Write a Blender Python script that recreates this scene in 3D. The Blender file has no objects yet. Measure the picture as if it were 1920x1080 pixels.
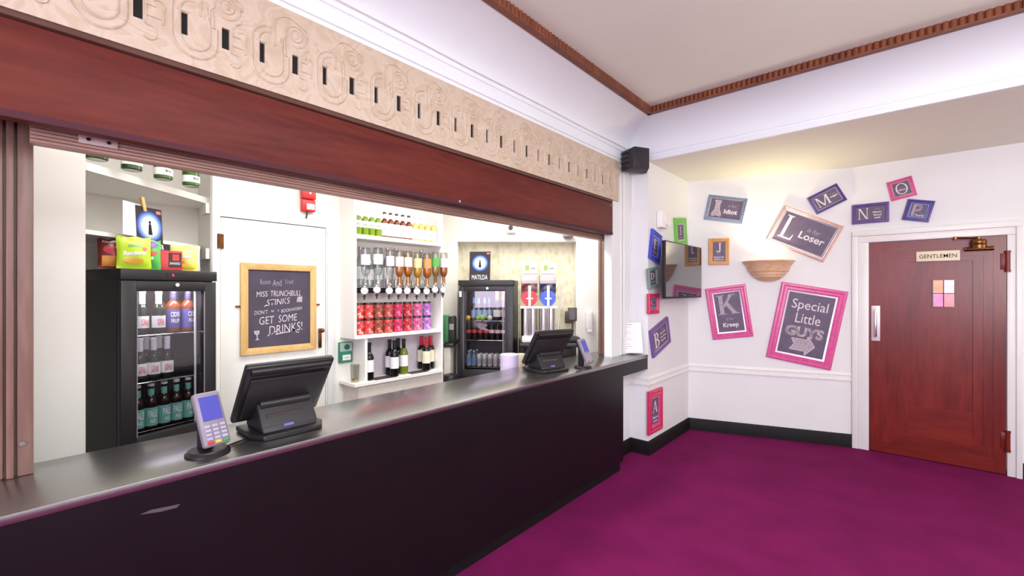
import bpy, bmesh, math, random
from mathutils import Vector, Matrix
random.seed(7)
PI = math.pi
C = bpy.context.scene.collection
SC = bpy.context.scene

# ------------------------------------------------------------------ camera
F = 830.0                                   # focal length in pixels of a 1920 wide frame
TH = math.radians(41.33)                    # camera yaw to the left of +Y (the bar runs along +Y)
EYE = 1.60
cs, sn = math.cos(TH), math.sin(TH)
RIGHT = Vector((cs, sn, 0)); FWD = Vector((-sn, cs, 0)); UP = Vector((0, 0, 1))
ORI = Vector((0, 0, EYE))
cam = bpy.data.cameras.new('camera'); cam.sensor_width = 36; cam.sensor_fit = 'HORIZONTAL'
cam.lens = 36 * F / 1920; cam.shift_y = 6 / 1920; cam.clip_start = 0.02
co = bpy.data.objects.new('camera', cam); C.objects.link(co)
co.location = ORI; co.rotation_euler = (PI/2, 0, TH)
SC.camera = co

# ------------------------------------------------------------------ light and exposure
vs = SC.view_settings
SC.display_settings.display_device = 'sRGB'
vs.view_transform = 'Standard'; vs.look = 'None'; vs.gamma = 1; vs.use_curve_mapping = False
vs.exposure = 0.86
w = bpy.data.worlds.new('world'); SC.world = w; w.use_nodes = True
w.node_tree.nodes['Background'].inputs[0].default_value = (0.6, 0.5, 0.6, 1)
w.node_tree.nodes['Background'].inputs[1].default_value = 0.15

def area(name, loc, tgt, power, sx, sy, col=(1, 1, 1), spread=PI):
    l = bpy.data.lights.new(name, 'AREA'); l.shape = 'RECTANGLE'; l.size = sx; l.size_y = sy
    l.energy = power; l.color = col; l.spread = spread
    o = bpy.data.objects.new(name, l); C.objects.link(o); o.location = loc
    o.rotation_euler = (Vector(tgt) - Vector(loc)).to_track_quat('-Z', 'Y').to_euler()
    return o
def down(name, loc, power, sx, sy, col): o = area(name, loc, (0, 0, 0), power, sx, sy, col); o.rotation_euler = (0, 0, 0); return o
down('bar_strip_light', (-2.62, 1.9, 2.70), 25, 0.4, 3.6, (1, 0.985, 0.94))
down('bar_end_light', (-2.85, 3.55, 2.70), 5.5, 0.5, 0.5, (1, 0.97, 0.86))
down('room_light', (1.1, 0.8, 3.15), 78, 2.4, 2.8, (0.93, 0.98, 1.0))
area('rear_fill', (0.8, -2.45, 1.95), (0.6, 2.0, 2.05), 76, 4.0, 1.5, (0.89, 0.78, 1.0))  # lilac fill added behind the camera, no window stands there
l = bpy.data.lights.new('side_fill_warm', 'POINT'); l.energy = 16; l.color = (1, 0.86, 0.62); l.shadow_soft_size = 0.15  # warm fill added out of view without a fitting, for the lower ceiling
o = bpy.data.objects.new('side_fill_warm', l); C.objects.link(o); o.location = (2.7, 5.2, 2.0)
area('ceiling_fill', (1.7, 0.4, 1.9), (1.4, 1.4, 3.2), 54, 1.2, 1.2, (0.97, 1.0, 0.92))  # unseen fill added to brighten the ceiling from below

# ------------------------------------------------------------------ materials
def nodes(name):
    m = bpy.data.materials.new(name); m.use_nodes = True
    return m, m.node_tree.nodes, m.node_tree.links, m.node_tree.nodes['Principled BSDF']

def mk(name, col, rough=0.5, metal=0.0, var=0.06, vscale=8.0, bump=0.0, bscale=60.0, coat=0.0, emit=None, spec=0.5, stretch=(1, 1, 1), crough=0.08):
    m, n, l, b = nodes(name)
    tc = n.new('ShaderNodeTexCoord'); mp = n.new('ShaderNodeMapping'); mp.inputs['Scale'].default_value = stretch
    l.new(tc.outputs['Object'], mp.inputs[0])
    nz = n.new('ShaderNodeTexNoise'); nz.inputs['Scale'].default_value = vscale; nz.inputs['Detail'].default_value = 4
    l.new(mp.outputs[0], nz.inputs['Vector'])
    cr = n.new('ShaderNodeValToRGB')
    cr.color_ramp.elements[0].position = 0.3; cr.color_ramp.elements[1].position = 0.7
    cr.color_ramp.elements[0].color = (*[c * (1 - var) for c in col], 1)
    cr.color_ramp.elements[1].color = (*[min(1, c * (1 + var)) for c in col], 1)
    l.new(nz.outputs['Fac'], cr.inputs[0]); l.new(cr.outputs[0], b.inputs['Base Color'])
    b.inputs['Roughness'].default_value = rough; b.inputs['Metallic'].default_value = metal
    b.inputs['Coat Weight'].default_value = coat; b.inputs['Coat Roughness'].default_value = crough
    b.inputs['Specular IOR Level'].default_value = spec
    if bump:
        n2 = n.new('ShaderNodeTexNoise'); n2.inputs['Scale'].default_value = bscale; n2.inputs['Detail'].default_value = 3
        l.new(mp.outputs[0], n2.inputs['Vector'])
        bp = n.new('ShaderNodeBump'); bp.inputs['Strength'].default_value = bump; bp.inputs['Distance'].default_value = 0.01
        l.new(n2.outputs['Fac'], bp.inputs['Height']); l.new(bp.outputs[0], b.inputs['Normal'])
    if emit:
        b.inputs['Emission Color'].default_value = (*emit[0], 1); b.inputs['Emission Strength'].default_value = emit[1]
    return m

def wood(name, c1, c2, axis='Y', rough=0.35, coat=0.2, scale=5.0, spec=0.5):
    m, n, l, b = nodes(name)
    tc = n.new('ShaderNodeTexCoord'); mp = n.new('ShaderNodeMapping')
    s = {'X': (0.12, 1, 1), 'Y': (1, 0.12, 1), 'Z': (1, 1, 0.12)}[axis]
    mp.inputs['Scale'].default_value = [v * scale for v in s]
    l.new(tc.outputs['Object'], mp.inputs[0])
    a = n.new('ShaderNodeTexNoise'); a.inputs['Scale'].default_value = 1.2; a.inputs['Detail'].default_value = 5; a.inputs['Distortion'].default_value = 0.6
    f = n.new('ShaderNodeTexNoise'); f.inputs['Scale'].default_value = 9; f.inputs['Detail'].default_value = 6
    l.new(mp.outputs[0], a.inputs['Vector']); l.new(mp.outputs[0], f.inputs['Vector'])
    mx = n.new('ShaderNodeMath'); mx.operation = 'MULTIPLY_ADD'; mx.inputs[1].default_value = 0.45
    ml = n.new('ShaderNodeMath'); ml.operation = 'MULTIPLY'; ml.inputs[1].default_value = 0.6
    l.new(a.outputs['Fac'], ml.inputs[0]); l.new(f.outputs['Fac'], mx.inputs[0]); l.new(ml.outputs[0], mx.inputs[2])
    cr = n.new('ShaderNodeValToRGB'); cr.color_ramp.elements[0].position = 0.35; cr.color_ramp.elements[1].position = 0.68
    cr.color_ramp.elements[0].color = (*c1, 1); cr.color_ramp.elements[1].color = (*c2, 1)
    l.new(mx.outputs[0], cr.inputs[0]); l.new(cr.outputs[0], b.inputs['Base Color'])
    b.inputs['Roughness'].default_value = rough; b.inputs['Coat Weight'].default_value = coat; b.inputs['Coat Roughness'].default_value = 0.15; b.inputs['Specular IOR Level'].default_value = spec
    bp = n.new('ShaderNodeBump'); bp.inputs['Strength'].default_value = 0.12; bp.inputs['Distance'].default_value = 0.003
    l.new(f.outputs['Fac'], bp.inputs['Height']); l.new(bp.outputs[0], b.inputs['Normal'])
    return m

def glass(name, tint=(0.95, 0.97, 0.97), gloss=0.06, rough=0.02):
    m = bpy.data.materials.new(name); m.use_nodes = True; n = m.node_tree.nodes; l = m.node_tree.links; n.clear()
    o = n.new('ShaderNodeOutputMaterial'); mx = n.new('ShaderNodeMixShader')
    t = n.new('ShaderNodeBsdfTransparent'); t.inputs[0].default_value = (*tint, 1)
    g = n.new('ShaderNodeBsdfGlossy'); g.inputs['Roughness'].default_value = rough
    fr = n.new('ShaderNodeLayerWeight'); fr.inputs['Blend'].default_value = 0.25
    ad = n.new('ShaderNodeMath'); ad.operation = 'MULTIPLY_ADD'; ad.inputs[1].default_value = 0.6; ad.inputs[2].default_value = gloss; ad.use_clamp = True
    l.new(fr.outputs['Fresnel'], ad.inputs[0]); l.new(ad.outputs[0], mx.inputs[0])
    l.new(t.outputs[0], mx.inputs[1]); l.new(g.outputs[0], mx.inputs[2]); l.new(mx.outputs[0], o.inputs[0])
    return m

def lin(r, g, b):
    f = lambda c: (c/255/12.92 if c/255 <= 0.04045 else ((c/255 + 0.055)/1.055)**2.4)
    return (f(r), f(g), f(b))

M_ = {}
M_['wall'] = mk('wall_paint', lin(228, 230, 231), 0.6, var=0.02, vscale=2, bump=0.05, bscale=40)
M_['ceil'] = mk('ceiling_paint', lin(224, 224, 214), 0.75, var=0.02, vscale=2)
M_['cove'] = mk('cove_paint', lin(228, 233, 238), 0.55, var=0.015, vscale=2)
M_['gloss'] = mk('white_gloss_paint', lin(231, 231, 230), 0.35, var=0.02, vscale=3)
M_['barwall'] = mk('bar_white_paint', lin(246, 243, 236), 0.5, var=0.015, vscale=3)
M_['shelf'] = mk('shelf_white', lin(247, 244, 238), 0.35, var=0.012, vscale=4)
M_['carpet'] = mk('magenta_carpet', lin(122, 25, 86), 0.95, var=0.14, vscale=3.0, bump=0.6, bscale=500, spec=0.1)
M_['barfloor'] = mk('bar_floor_vinyl', lin(70, 64, 62), 0.5)
M_['blackskirt'] = mk('black_gloss_paint', lin(18, 15, 17), 0.6, var=0.1, spec=0.25)
M_['counter_top'] = mk('counter_top_black', lin(34, 29, 28), 0.3, var=0.25, vscale=6, bump=0.04, bscale=25, spec=1.0, coat=1.0, crough=0.22)
M_['counter_top'].node_tree.nodes['Principled BSDF'].inputs['IOR'].default_value = 2.25
M_['counter'] = mk('counter_front_black', lin(17, 14, 18), 0.34, var=0.12, vscale=4, bump=0.03, bscale=20, spec=0.35)
M_['mahog'] = wood('mahogany_fascia', lin(78, 28, 26), lin(108, 46, 36), 'Y', 0.5, 0.0, 5, 0.18)
M_['mahog_dark'] = wood('mahogany_moulding', lin(76, 46, 40), lin(100, 68, 58), 'Y', 0.4, 0.1)
M_['door'] = wood('mahogany_door', lin(92, 22, 19), lin(128, 40, 31), 'Z', 0.3, 0.0, 5, 0.4)
M_['doorh'] = wood('mahogany_door_rail', lin(92, 22, 19), lin(126, 39, 30), 'X', 0.3, 0.0, 5, 0.4)
M_['brown'] = wood('brown_shutter', lin(104, 78, 68), lin(140, 108, 96), 'Z', 0.45, 0.05)
M_['browny'] = wood('brown_shutter_rail', lin(146, 112, 98), lin(188, 152, 136), 'Y', 0.45, 0.05)
M_['rope'] = wood('brown_rope_moulding', lin(92, 44, 26), lin(132, 74, 46), 'Z', 0.5, 0.05)
M_['pine'] = wood('pine_frame', lin(206, 160, 92), lin(232, 194, 130), 'Z', 0.5, 0.05, 7)
M_['pinex'] = wood('pine_frame_rail', lin(206, 160, 92), lin(232, 194, 130), 'Y', 0.5, 0.05, 7)
M_['slate'] = mk('chalkboard_slate', lin(78, 70, 86), 0.85, var=0.16, vscale=6)
M_['slate2'] = mk('print_slate', lin(94, 80, 106), 0.5, var=0.14, vscale=14)
M_['chalk'] = mk('chalk_white', lin(226, 216, 222), 0.9, var=0.12, vscale=60)
M_['chalk2'] = mk('chalk_grey', lin(176, 164, 176), 0.9, var=0.2, vscale=60)
M_['black'] = mk('black_plastic', lin(30, 28, 31), 0.35, var=0.05)
M_['black_r'] = mk('black_plastic_rough', lin(34, 31, 35), 0.5, var=0.05, bump=0.1, bscale=200)
M_['dark'] = mk('dark_void', lin(14, 12, 12), 0.8)
M_['fridge'] = mk('fridge_black_steel', lin(34, 31, 34), 0.4, var=0.05)
M_['fridge_in'] = mk('fridge_liner', lin(92, 86, 92), 0.45, var=0.05)
M_['steel'] = mk('brushed_steel', lin(205, 202, 200), 0.22, 1.0, var=0.08, vscale=30, stretch=(30, 30, 1))
M_['chrome'] = mk('chrome', lin(225, 222, 220), 0.12, 1.0, var=0.03)
M_['greyplastic'] = mk('grey_plastic', lin(136, 129, 138), 0.35, var=0.04)
M_['white'] = mk('white_plastic', lin(238, 235, 232), 0.35, var=0.015)
M_['paper'] = mk('white_paper', lin(240, 238, 240), 0.8, var=0.01)
M_['ink'] = mk('grey_ink', lin(150, 148, 154), 0.8)
M_['red'] = mk('red_plastic', lin(214, 40, 44), 0.35)
M_['redd'] = mk('deep_red', lin(150, 24, 34), 0.4)
M_['brass'] = mk('aged_brass', lin(122, 84, 52), 0.34, 1.0, var=0.2, vscale=20)
M_['cream'] = mk('cream_sign', lin(236, 222, 196), 0.5, var=0.02)
M_['teal'] = mk('teal_label', lin(120, 186, 172), 0.6, var=0.05)
M_['greenp'] = mk('green_plastic', lin(46, 132, 100), 0.4)
M_['screen_on'] = mk('lit_screen_blue', lin(64, 64, 150), 0.2, emit=(lin(90, 92, 180), 0.22))
M_['led'] = mk('red_led_digit', (0.9, 0.03, 0.05), 0.4, emit=((1, 0.03, 0.06), 2.5))

def stone():
    m, n, l, b = nodes('veined_pink_stone')
    tc = n.new('ShaderNodeTexCoord')
    a = n.new('ShaderNodeTexNoise'); a.inputs['Scale'].default_value = 7; a.inputs['Detail'].default_value = 8; a.inputs['Distortion'].default_value = 1.4
    l.new(tc.outputs['Object'], a.inputs['Vector'])
    cr = n.new('ShaderNodeValToRGB'); e = cr.color_ramp.elements
    e[0].position = 0.30; e[0].color = (*lin(186, 166, 142), 1); e[1].position = 0.70; e[1].color = (*lin(204, 189, 171), 1)
    x = e.new(0.50); x.color = (*lin(200, 184, 166), 1); x = e.new(0.56); x.color = (*lin(188, 168, 144), 1)
    l.new(a.outputs['Fac'], cr.inputs[0]); l.new(cr.outputs[0], b.inputs['Base Color'])
    b.inputs['Roughness'].default_value = 0.55
    return m
M_['stone'] = stone()

def marble_bowl():
    m, n, l, b = nodes('veined_sconce_stone')
    tc = n.new('ShaderNodeTexCoord'); mp = n.new('ShaderNodeMapping'); mp.inputs['Scale'].default_value = (3, 3, 10)
    a = n.new('ShaderNodeTexNoise'); a.inputs['Scale'].default_value = 3; a.inputs['Detail'].default_value = 6; a.inputs['Distortion'].default_value = 2
    l.new(tc.outputs['Object'], mp.inputs[0]); l.new(mp.outputs[0], a.inputs['Vector'])
    cr = n.new('ShaderNodeValToRGB'); e = cr.color_ramp.elements
    e[0].position = 0.3; e[0].color = (*lin(216, 168, 120), 1); e[1].position = 0.68; e[1].color = (*lin(226, 196, 168), 1)
    l.new(a.outputs['Fac'], cr.inputs[0]); l.new(cr.outputs[0], b.inputs['Base Color']); b.inputs['Roughness'].default_value = 0.35
    return m
M_['bowl'] = marble_bowl()

def wallpaper():
    m, n, l, b = nodes('patterned_wallpaper')
    tc = n.new('ShaderNodeTexCoord'); mp = n.new('ShaderNodeMapping'); mp.inputs['Scale'].default_value = (40, 40, 9)
    l.new(tc.outputs['Object'], mp.inputs[0])
    a = n.new('ShaderNodeTexNoise'); a.inputs['Scale'].default_value = 1; a.inputs['Detail'].default_value = 3
    l.new(mp.outputs[0], a.inputs['Vector'])
    v = n.new('ShaderNodeTexVoronoi'); v.inputs['Scale'].default_value = 14
    l.new(tc.outputs['Object'], v.inputs['Vector'])
    mx = n.new('ShaderNodeMath'); mx.operation = 'MULTIPLY_ADD'; mx.inputs[1].default_value = 0.5
    l.new(v.outputs['Distance'], mx.inputs[0]); l.new(a.outputs['Fac'], mx.inputs[2])
    cr = n.new('ShaderNodeValToRGB'); e = cr.color_ramp.elements
    e[0].position = 0.45; e[0].color = (*lin(206, 196, 160), 1); e[1].position = 0.85; e[1].color = (*lin(232, 226, 200), 1)
    l.new(mx.outputs[0], cr.inputs[0]); l.new(cr.outputs[0], b.inputs['Base Color']); b.inputs['Roughness'].default_value = 0.45
    return m
M_['wallpaper'] = wallpaper()

def radial(name, stops, r):                 # printed disc: rings of flat colour around the object's origin in its XZ plane
    m, n, l, b = nodes(name)
    tc = n.new('ShaderNodeTexCoord'); sp = n.new('ShaderNodeSeparateXYZ'); l.new(tc.outputs['Object'], sp.inputs[0])
    cb = n.new('ShaderNodeCombineXYZ'); l.new(sp.outputs['X'], cb.inputs['X']); l.new(sp.outputs['Z'], cb.inputs['Y'])
    ln = n.new('ShaderNodeVectorMath'); ln.operation = 'LENGTH'; l.new(cb.outputs[0], ln.inputs[0])
    dv = n.new('ShaderNodeMath'); dv.operation = 'DIVIDE'; dv.inputs[1].default_value = r; l.new(ln.outputs['Value'], dv.inputs[0])
    cr = n.new('ShaderNodeValToRGB'); e = cr.color_ramp.elements
    e[0].position, e[0].color = stops[0][0], (*stops[0][1], 1); e[1].position, e[1].color = stops[-1][0], (*stops[-1][1], 1)
    for p, c in stops[1:-1]:
        x = e.new(p); x.color = (*c, 1)
    l.new(dv.outputs[0], cr.inputs[0]); l.new(cr.outputs[0], b.inputs['Base Color']); b.inputs['Roughness'].default_value = 0.6
    return m

_cc = {}
def colm(r, g, b, rough=0.45, metal=0.0, var=0.05):
    k = (r, g, b, rough, metal, var)
    if k not in _cc: _cc[k] = mk('paint_%d_%d_%d' % (r, g, b), lin(r, g, b), rough, metal, var, 20)
    return _cc[k]
_gc = {}
def gbot(r, g, b, gloss=0.08):
    k = (r, g, b, gloss)
    if k not in _gc: _gc[k] = glass('bottle_glass_%d_%d_%d' % (r, g, b), lin(r, g, b), gloss, 0.05)
    return _gc[k]

# ------------------------------------------------------------------ geometry helpers
class MB:
    def __init__(s): s.bm = bmesh.new()
    def _v(s, pts): return [s.bm.verts.new(p) for p in pts]
    def face(s, pts, mi=0):
        f = s.bm.faces.new(s._v(pts)); f.material_index = mi; return f
    def box(s, x0, x1, y0, y1, z0, z1, mi=0, bev=0.0, seg=2, mat=None):
        v = s._v([(x0,y0,z0),(x1,y0,z0),(x1,y1,z0),(x0,y1,z0),(x0,y0,z1),(x1,y0,z1),(x1,y1,z1),(x0,y1,z1)])
        if mat is not None:
            for q in v: q.co = mat @ q.co
        fs = []
        for q in ((0,3,2,1),(4,5,6,7),(0,1,5,4),(1,2,6,5),(2,3,7,6),(3,0,4,7)):
            f = s.bm.faces.new([v[i] for i in q]); f.material_index = mi; fs.append(f)
        if bev:
            ed = list({e for f in fs for e in f.edges})
            r = bmesh.ops.bevel(s.bm, geom=ed, offset=bev, segments=seg, profile=0.5, affect='EDGES')
            for f in r['faces']: f.material_index = mi
        return s
    def prism(s, pts, ext, mi=0, bev=0.0):           # polygon of 3D points pushed along ext
        e = Vector(ext); a = s._v(pts); b = s._v([Vector(p) + e for p in pts]); n = len(pts); fs = []
        fs.append(s.bm.faces.new(a)); fs.append(s.bm.faces.new(b[::-1]))
        for i in range(n): fs.append(s.bm.faces.new([a[i], b[i], b[(i+1) % n], a[(i+1) % n]]))
        for f in fs: f.material_index = mi
        if bev:
            ed = list({e for f in fs for e in f.edges})
            r = bmesh.ops.bevel(s.bm, geom=ed, offset=bev, segments=2, profile=0.5, affect='EDGES')
            for f in r['faces']: f.material_index = mi
        return s
    def lathe(s, prof, n=20, c=(0, 0, 0), mi=0, mat=None, a0=0.0, a1=2*PI):
        full = abs(a1 - a0 - 2*PI) < 1e-6; m = n if full else n + 1; rings = []
        for r, z in prof:
            if r < 1e-6: ring = [s.bm.verts.new((0, 0, z))]
            else: ring = [s.bm.verts.new((r*math.cos(a0 + (a1-a0)*k/n), r*math.sin(a0 + (a1-a0)*k/n), z)) for k in range(m)]
            rings.append(ring)
        for A, B in zip(rings, rings[1:]):
            for k in range(n):
                k2 = (k + 1) % m
                if len(A) == 1 and len(B) == 1: continue
                if len(A) == 1: q = [A[0], B[k2], B[k]]
                elif len(B) == 1: q = [A[k], A[k2], B[0]]
                else: q = [A[k], A[k2], B[k2], B[k]]
                f = s.bm.faces.new(q); f.material_index = mi
        M = Matrix.Translation(c) @ (mat if mat is not None else Matrix())
        for ring in rings:
            for v in ring: v.co = M @ v.co
        return s
    def cyl(s, p0, p1, r, n=14, mi=0, r2=None):
        p0 = Vector(p0); d = Vector(p1) - p0; L = d.length
        q = d.to_track_quat('Z', 'Y').to_matrix().to_4x4(); r2 = r if r2 is None else r2
        return s.lathe([(0, 0), (r, 0), (r2, L), (0, L)], n, p0, mi, q)
    def tube(s, pts, r, n=6, mi=0, closed=False):
        pts = [Vector(p) for p in pts]; N = len(pts); rings = []; pu = None
        for i in range(N):
            if closed: t = pts[(i+1) % N] - pts[i-1]
            else: t = pts[min(i+1, N-1)] - pts[max(i-1, 0)]
            t.normalize()
            if pu is None: pu = t.orthogonal().normalized()
            else:
                pu = pu - t * pu.dot(t)
                pu = pu.normalized() if pu.length > 1e-6 else t.orthogonal().normalized()
            pv = t.cross(pu)
            rings.append([s.bm.verts.new(pts[i] + pu*(r*math.cos(2*PI*k/n)) + pv*(r*math.sin(2*PI*k/n))) for k in range(n)])
        for i in range(N if closed else N - 1):
            A, B = rings[i], rings[(i+1) % N]
            for k in range(n):
                f = s.bm.faces.new([A[k], A[(k+1) % n], B[(k+1) % n], B[k]]); f.material_index = mi
        if not closed:
            f = s.bm.faces.new(rings[0][::-1]); f.material_index = mi; f = s.bm.faces.new(rings[-1]); f.material_index = mi
        return s
    def ball(s, c, r, sc=(1, 1, 1), mi=0, n=14):
        st = len(s.bm.verts)
        s.lathe([(0 if k in (0, n//2) else r*math.sin(PI*k/(n//2)), -r*math.cos(PI*k/(n//2))) for k in range(n//2 + 1)], n, c, mi, Matrix.Diagonal((*sc, 1)))
        return s
    def grid(s, fn, nu, nv, mi=0, cu=False):
        V = [[s.bm.verts.new(fn(i/nu, j/nv)) for j in range(nv + 1)] for i in range(nu if cu else nu + 1)]
        for i in range(nu):
            A, B = V[i], V[(i+1) % len(V)]
            for j in range(nv):
                f = s.bm.faces.new([A[j], B[j], B[j+1], A[j+1]]); f.material_index = mi
        return s
    def mesh(s, me, mat, mi=0):
        n0 = len(s.bm.verts); nf = len(s.bm.faces); s.bm.from_mesh(me); s.bm.verts.ensure_lookup_table(); s.bm.faces.ensure_lookup_table()
        for v in s.bm.verts[n0:]: v.co = mat @ v.co if isinstance(mat, Matrix) else Vector(mat(v.co))
        for f in s.bm.faces[nf:]: f.material_index = mi
        return s
    def done(s, name, mats, smooth=35):
        bmesh.ops.recalc_face_normals(s.bm, faces=s.bm.faces)
        me = bpy.data.meshes.new(name); s.bm.to_mesh(me); s.bm.free()
        for m in (mats if isinstance(mats, (list, tuple)) else [mats]): me.materials.append(M_[m] if isinstance(m, str) else m)
        if smooth:
            for p in me.polygons: p.use_smooth = True
            me.set_sharp_from_angle(angle=math.radians(smooth))
        return me

def link(name, me, parent=None, loc=None, rotz=None, **kw):
    o = bpy.data.objects.new(name, me); C.objects.link(o)
    if parent is not None: o.parent = parent
    if loc is not None: o.location = loc
    if rotz is not None: o.rotation_euler = (0, 0, rotz)
    for k, v in kw.items(): o[k] = v
    return o
def thing(name, label, cat, loc=(0, 0, 0), rotz=0.0, group=None):
    o = link(name, None, None, loc, rotz, label=label, category=cat)
    if group: o['group'] = group
    return o
def part(name, mb, mats, parent, loc=None, smooth=35, label=None):
    o = link(name, mb.done(name, mats, smooth), parent, loc)
    if label: o['label'] = label
    return o
def solo(name, mb, mats, label, cat, loc=(0, 0, 0), rotz=0.0, group=None, smooth=35):
    o = link(name, mb.done(name, mats, smooth), None, loc, rotz, label=label, category=cat)
    if group: o['group'] = group
    return o
def struct(name, mb, mats, smooth=35, label=None, cat=None):
    o = link(name, mb.done(name, mats, smooth), None, kind='structure')
    if label: o['label'] = label; o['category'] = cat
    return o
class Proto:                                          # a thing and its parts, copied with shared meshes
    def __init__(s): s.parts = []
    def add(s, name, mb, mats, up=-1, smooth=35): s.parts.append((name, mb.done(name, mats, smooth), up)); return len(s.parts) - 1
    def put(s, name, label, cat, loc, rotz=0.0, group=None, rot=None, scale=1.0):
        r = thing(name, label, cat, loc, rotz, group); made = []
        if rot is not None: r.rotation_euler = rot
        if scale != 1.0: r.scale = (scale,)*3 if not isinstance(scale, tuple) else scale
        for n, me, up in s.parts: made.append(link(n, me, r if up < 0 else made[up]))
        return r

def ray(u, v): return RIGHT*((u - 960)/F) + FWD + UP*((546 - v)/F)
def on_plane(u, v, p0, nrm):
    d = ray(u, v); t = (Vector(p0) - ORI).dot(Vector(nrm)) / d.dot(Vector(nrm)); return ORI + d*t
def at_x(u, v, x): return on_plane(u, v, (x, 0, 0), (1, 0, 0))
def at_y(u, v, y): return on_plane(u, v, (0, y, 0), (0, 1, 0))
def at_z(u, v, z): return on_plane(u, v, (0, 0, z), (0, 0, 1))
def E(xc, d, z=0.0): return RIGHT*xc + FWD*d + UP*z    # the slanting end of the bar: along its wall, into it, up

_tm = {}
def text_mesh(body, shear=0.0, bold=0.0):
    k = (body, shear, bold)
    if k not in _tm:
        c = bpy.data.curves.new('t', 'FONT'); c.body = body; c.size = 1; c.shear = shear; c.offset = bold; c.resolution_u = 3
        c.align_x = 'LEFT'
        o = bpy.data.objects.new('t', c); me = bpy.data.meshes.new_from_object(o); bpy.data.objects.remove(o)
        xs = [v.co.x for v in me.vertices]; ys = [v.co.y for v in me.vertices]
        _tm[k] = (me, min(xs), max(xs), min(ys), max(ys))
    return _tm[k]
def put_text(mb, body, cx, cz, wd, ht, y=0.0, mi=0, shear=0.0, bold=0.0, ang=0.0):   # lettering fitted into wd x ht, facing -Y
    me, x0, x1, y0, y1 = text_mesh(body, shear, bold)
    sx, sz = wd/(x1 - x0), ht/(y1 - y0)
    ca, sa = math.cos(ang), math.sin(ang)
    def f(p):
        a, b = (p.x - (x0 + x1)/2)*sx, (p.y - (y0 + y1)/2)*sz
        return (cx + a*ca - b*sa, y, cz + a*sa + b*ca)
    mb.mesh(me, f, mi); return mb
def wrap_text(mb, body, r, cz, wd, ht, mi=0, bold=0.02):
    me, x0, x1, y0, y1 = text_mesh(body, 0.0, bold); sx, sz = wd/(x1-x0), ht/(y1-y0)
    def f(p):
        a = (p.x - (x0+x1)/2)*sx/r
        return (r*math.sin(a), -r*math.cos(a), cz + (p.y - (y0+y1)/2)*sz)
    mb.mesh(me, f, mi); return mb

def ell(cx, cy, rx, ry, tx, ty, a0=0, a1=360, n=20):
    out = []
    for k in range(n):
        a, b = math.radians(a0 + (a1-a0)*k/n), math.radians(a0 + (a1-a0)*(k+1)/n)
        P = lambda r, s, t: (cx + r*math.cos(t), cy + s*math.sin(t))
        out.append([P(rx, ry, a), P(rx, ry, b), P(rx-tx, ry-ty, b), P(rx-tx, ry-ty, a)])
    return out
def R_(x0, y0, x1, y1): return [(x0, y0), (x1, y0), (x1, y1), (x0, y1)]
def glyph(ch):                                        # roman capitals with serifs, height 1
    S, T, t = 0.045, 0.15, 0.06
    g = []
    def stem(x, wd): g.append(R_(x, 0, x+wd, 1)); g.append(R_(x-0.09, 0, x+wd+0.09, S)); g.append(R_(x-0.09, 1-S, x+wd+0.09, 1))
    if ch == 'I': stem(0.12, T)
    if ch == 'L': stem(0.10, T); g.append(R_(0.1, 0, 0.66, 0.06)); g.append([(0.58, 0), (0.66, 0), (0.68, 0.26), (0.645, 0.26)])
    if ch == 'J': g.append(R_(0.3, 0.2, 0.3+T, 1)); g.append(R_(0.2, 1-S, 0.55, 1)); g += ell(0.22, 0.2, 0.23, 0.22, T, t, 180, 360, 10)
    if ch == 'K':
        stem(0.1, T+.05); g.append([(0.26, 0.40), (0.36, 0.36), (0.78, 1), (0.62, 1)]); g.append([(0.38, 0.50), (0.52, 0.62), (0.92, 0), (0.70, 0)])
        g.append(R_(0.56, 1-S, 0.88, 1)); g.append(R_(0.62, 0, 1.0, S))
    if ch == 'N':
        stem(0.1, t); stem(0.78, t); g.append([(0.06, 1), (0.22, 1), (0.84, 0), (0.70, 0)])
    if ch == 'M':
        stem(0.1, t); stem(0.92, T); g.append([(0.08, 1), (0.24, 1), (0.62, 0), (0.50, 0)]); g.append([(0.5, 0), (0.6, 0), (1.0, 1), (0.92, 1)])
    if ch == 'A':
        g.append([(0.06, 0), (0.13, 0), (0.46, 1), (0.38, 1)]); g.append([(0.62, 0), (0.8, 0), (0.48, 1), (0.36, 1)]); g.append(R_(0.2, 0.32, 0.64, 0.38))
        g.append(R_(-0.02, 0, 0.24, S)); g.append(R_(0.54, 0, 0.9, S))
    if ch in 'BDP': stem(0.1, T)
    if ch == 'P': g += ell(0.3, 0.73, 0.34, 0.27, T, t, -90, 90, 12); g.append(R_(0.2, 0.46, 0.3, 0.52)); g.append(R_(0.2, 0.94, 0.3, 1))
    if ch == 'B':
        g += ell(0.3, 0.76, 0.28, 0.24, T, t, -90, 90, 10); g += ell(0.3, 0.27, 0.34, 0.27, T, t, -90, 90, 10)
        for y in (0, 0.48, 0.94): g.append(R_(0.2, y, 0.32, y + 0.06))
    if ch == 'D': g += ell(0.3, 0.5, 0.44, 0.5, T, t, -90, 90, 16); g.append(R_(0.2, 0, 0.32, 0.06)); g.append(R_(0.2, 0.94, 0.32, 1))
    if ch == 'O': g += ell(0.5, 0.5, 0.5, 0.5, 0.13, 0.06, 0, 360, 32)
    if ch == 'C': g += ell(0.45, 0.5, 0.45, 0.5, T, t, 45, 315, 22); g.append(R_(0.72, 0.62, 0.78, 0.95))
    if ch == 'E':
        stem(0.1, T)
        for y, x in ((0, .62), (0.47, .5), (0.94, .6)): g.append(R_(0.1, y, x, y + 0.06))
    return g
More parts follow.
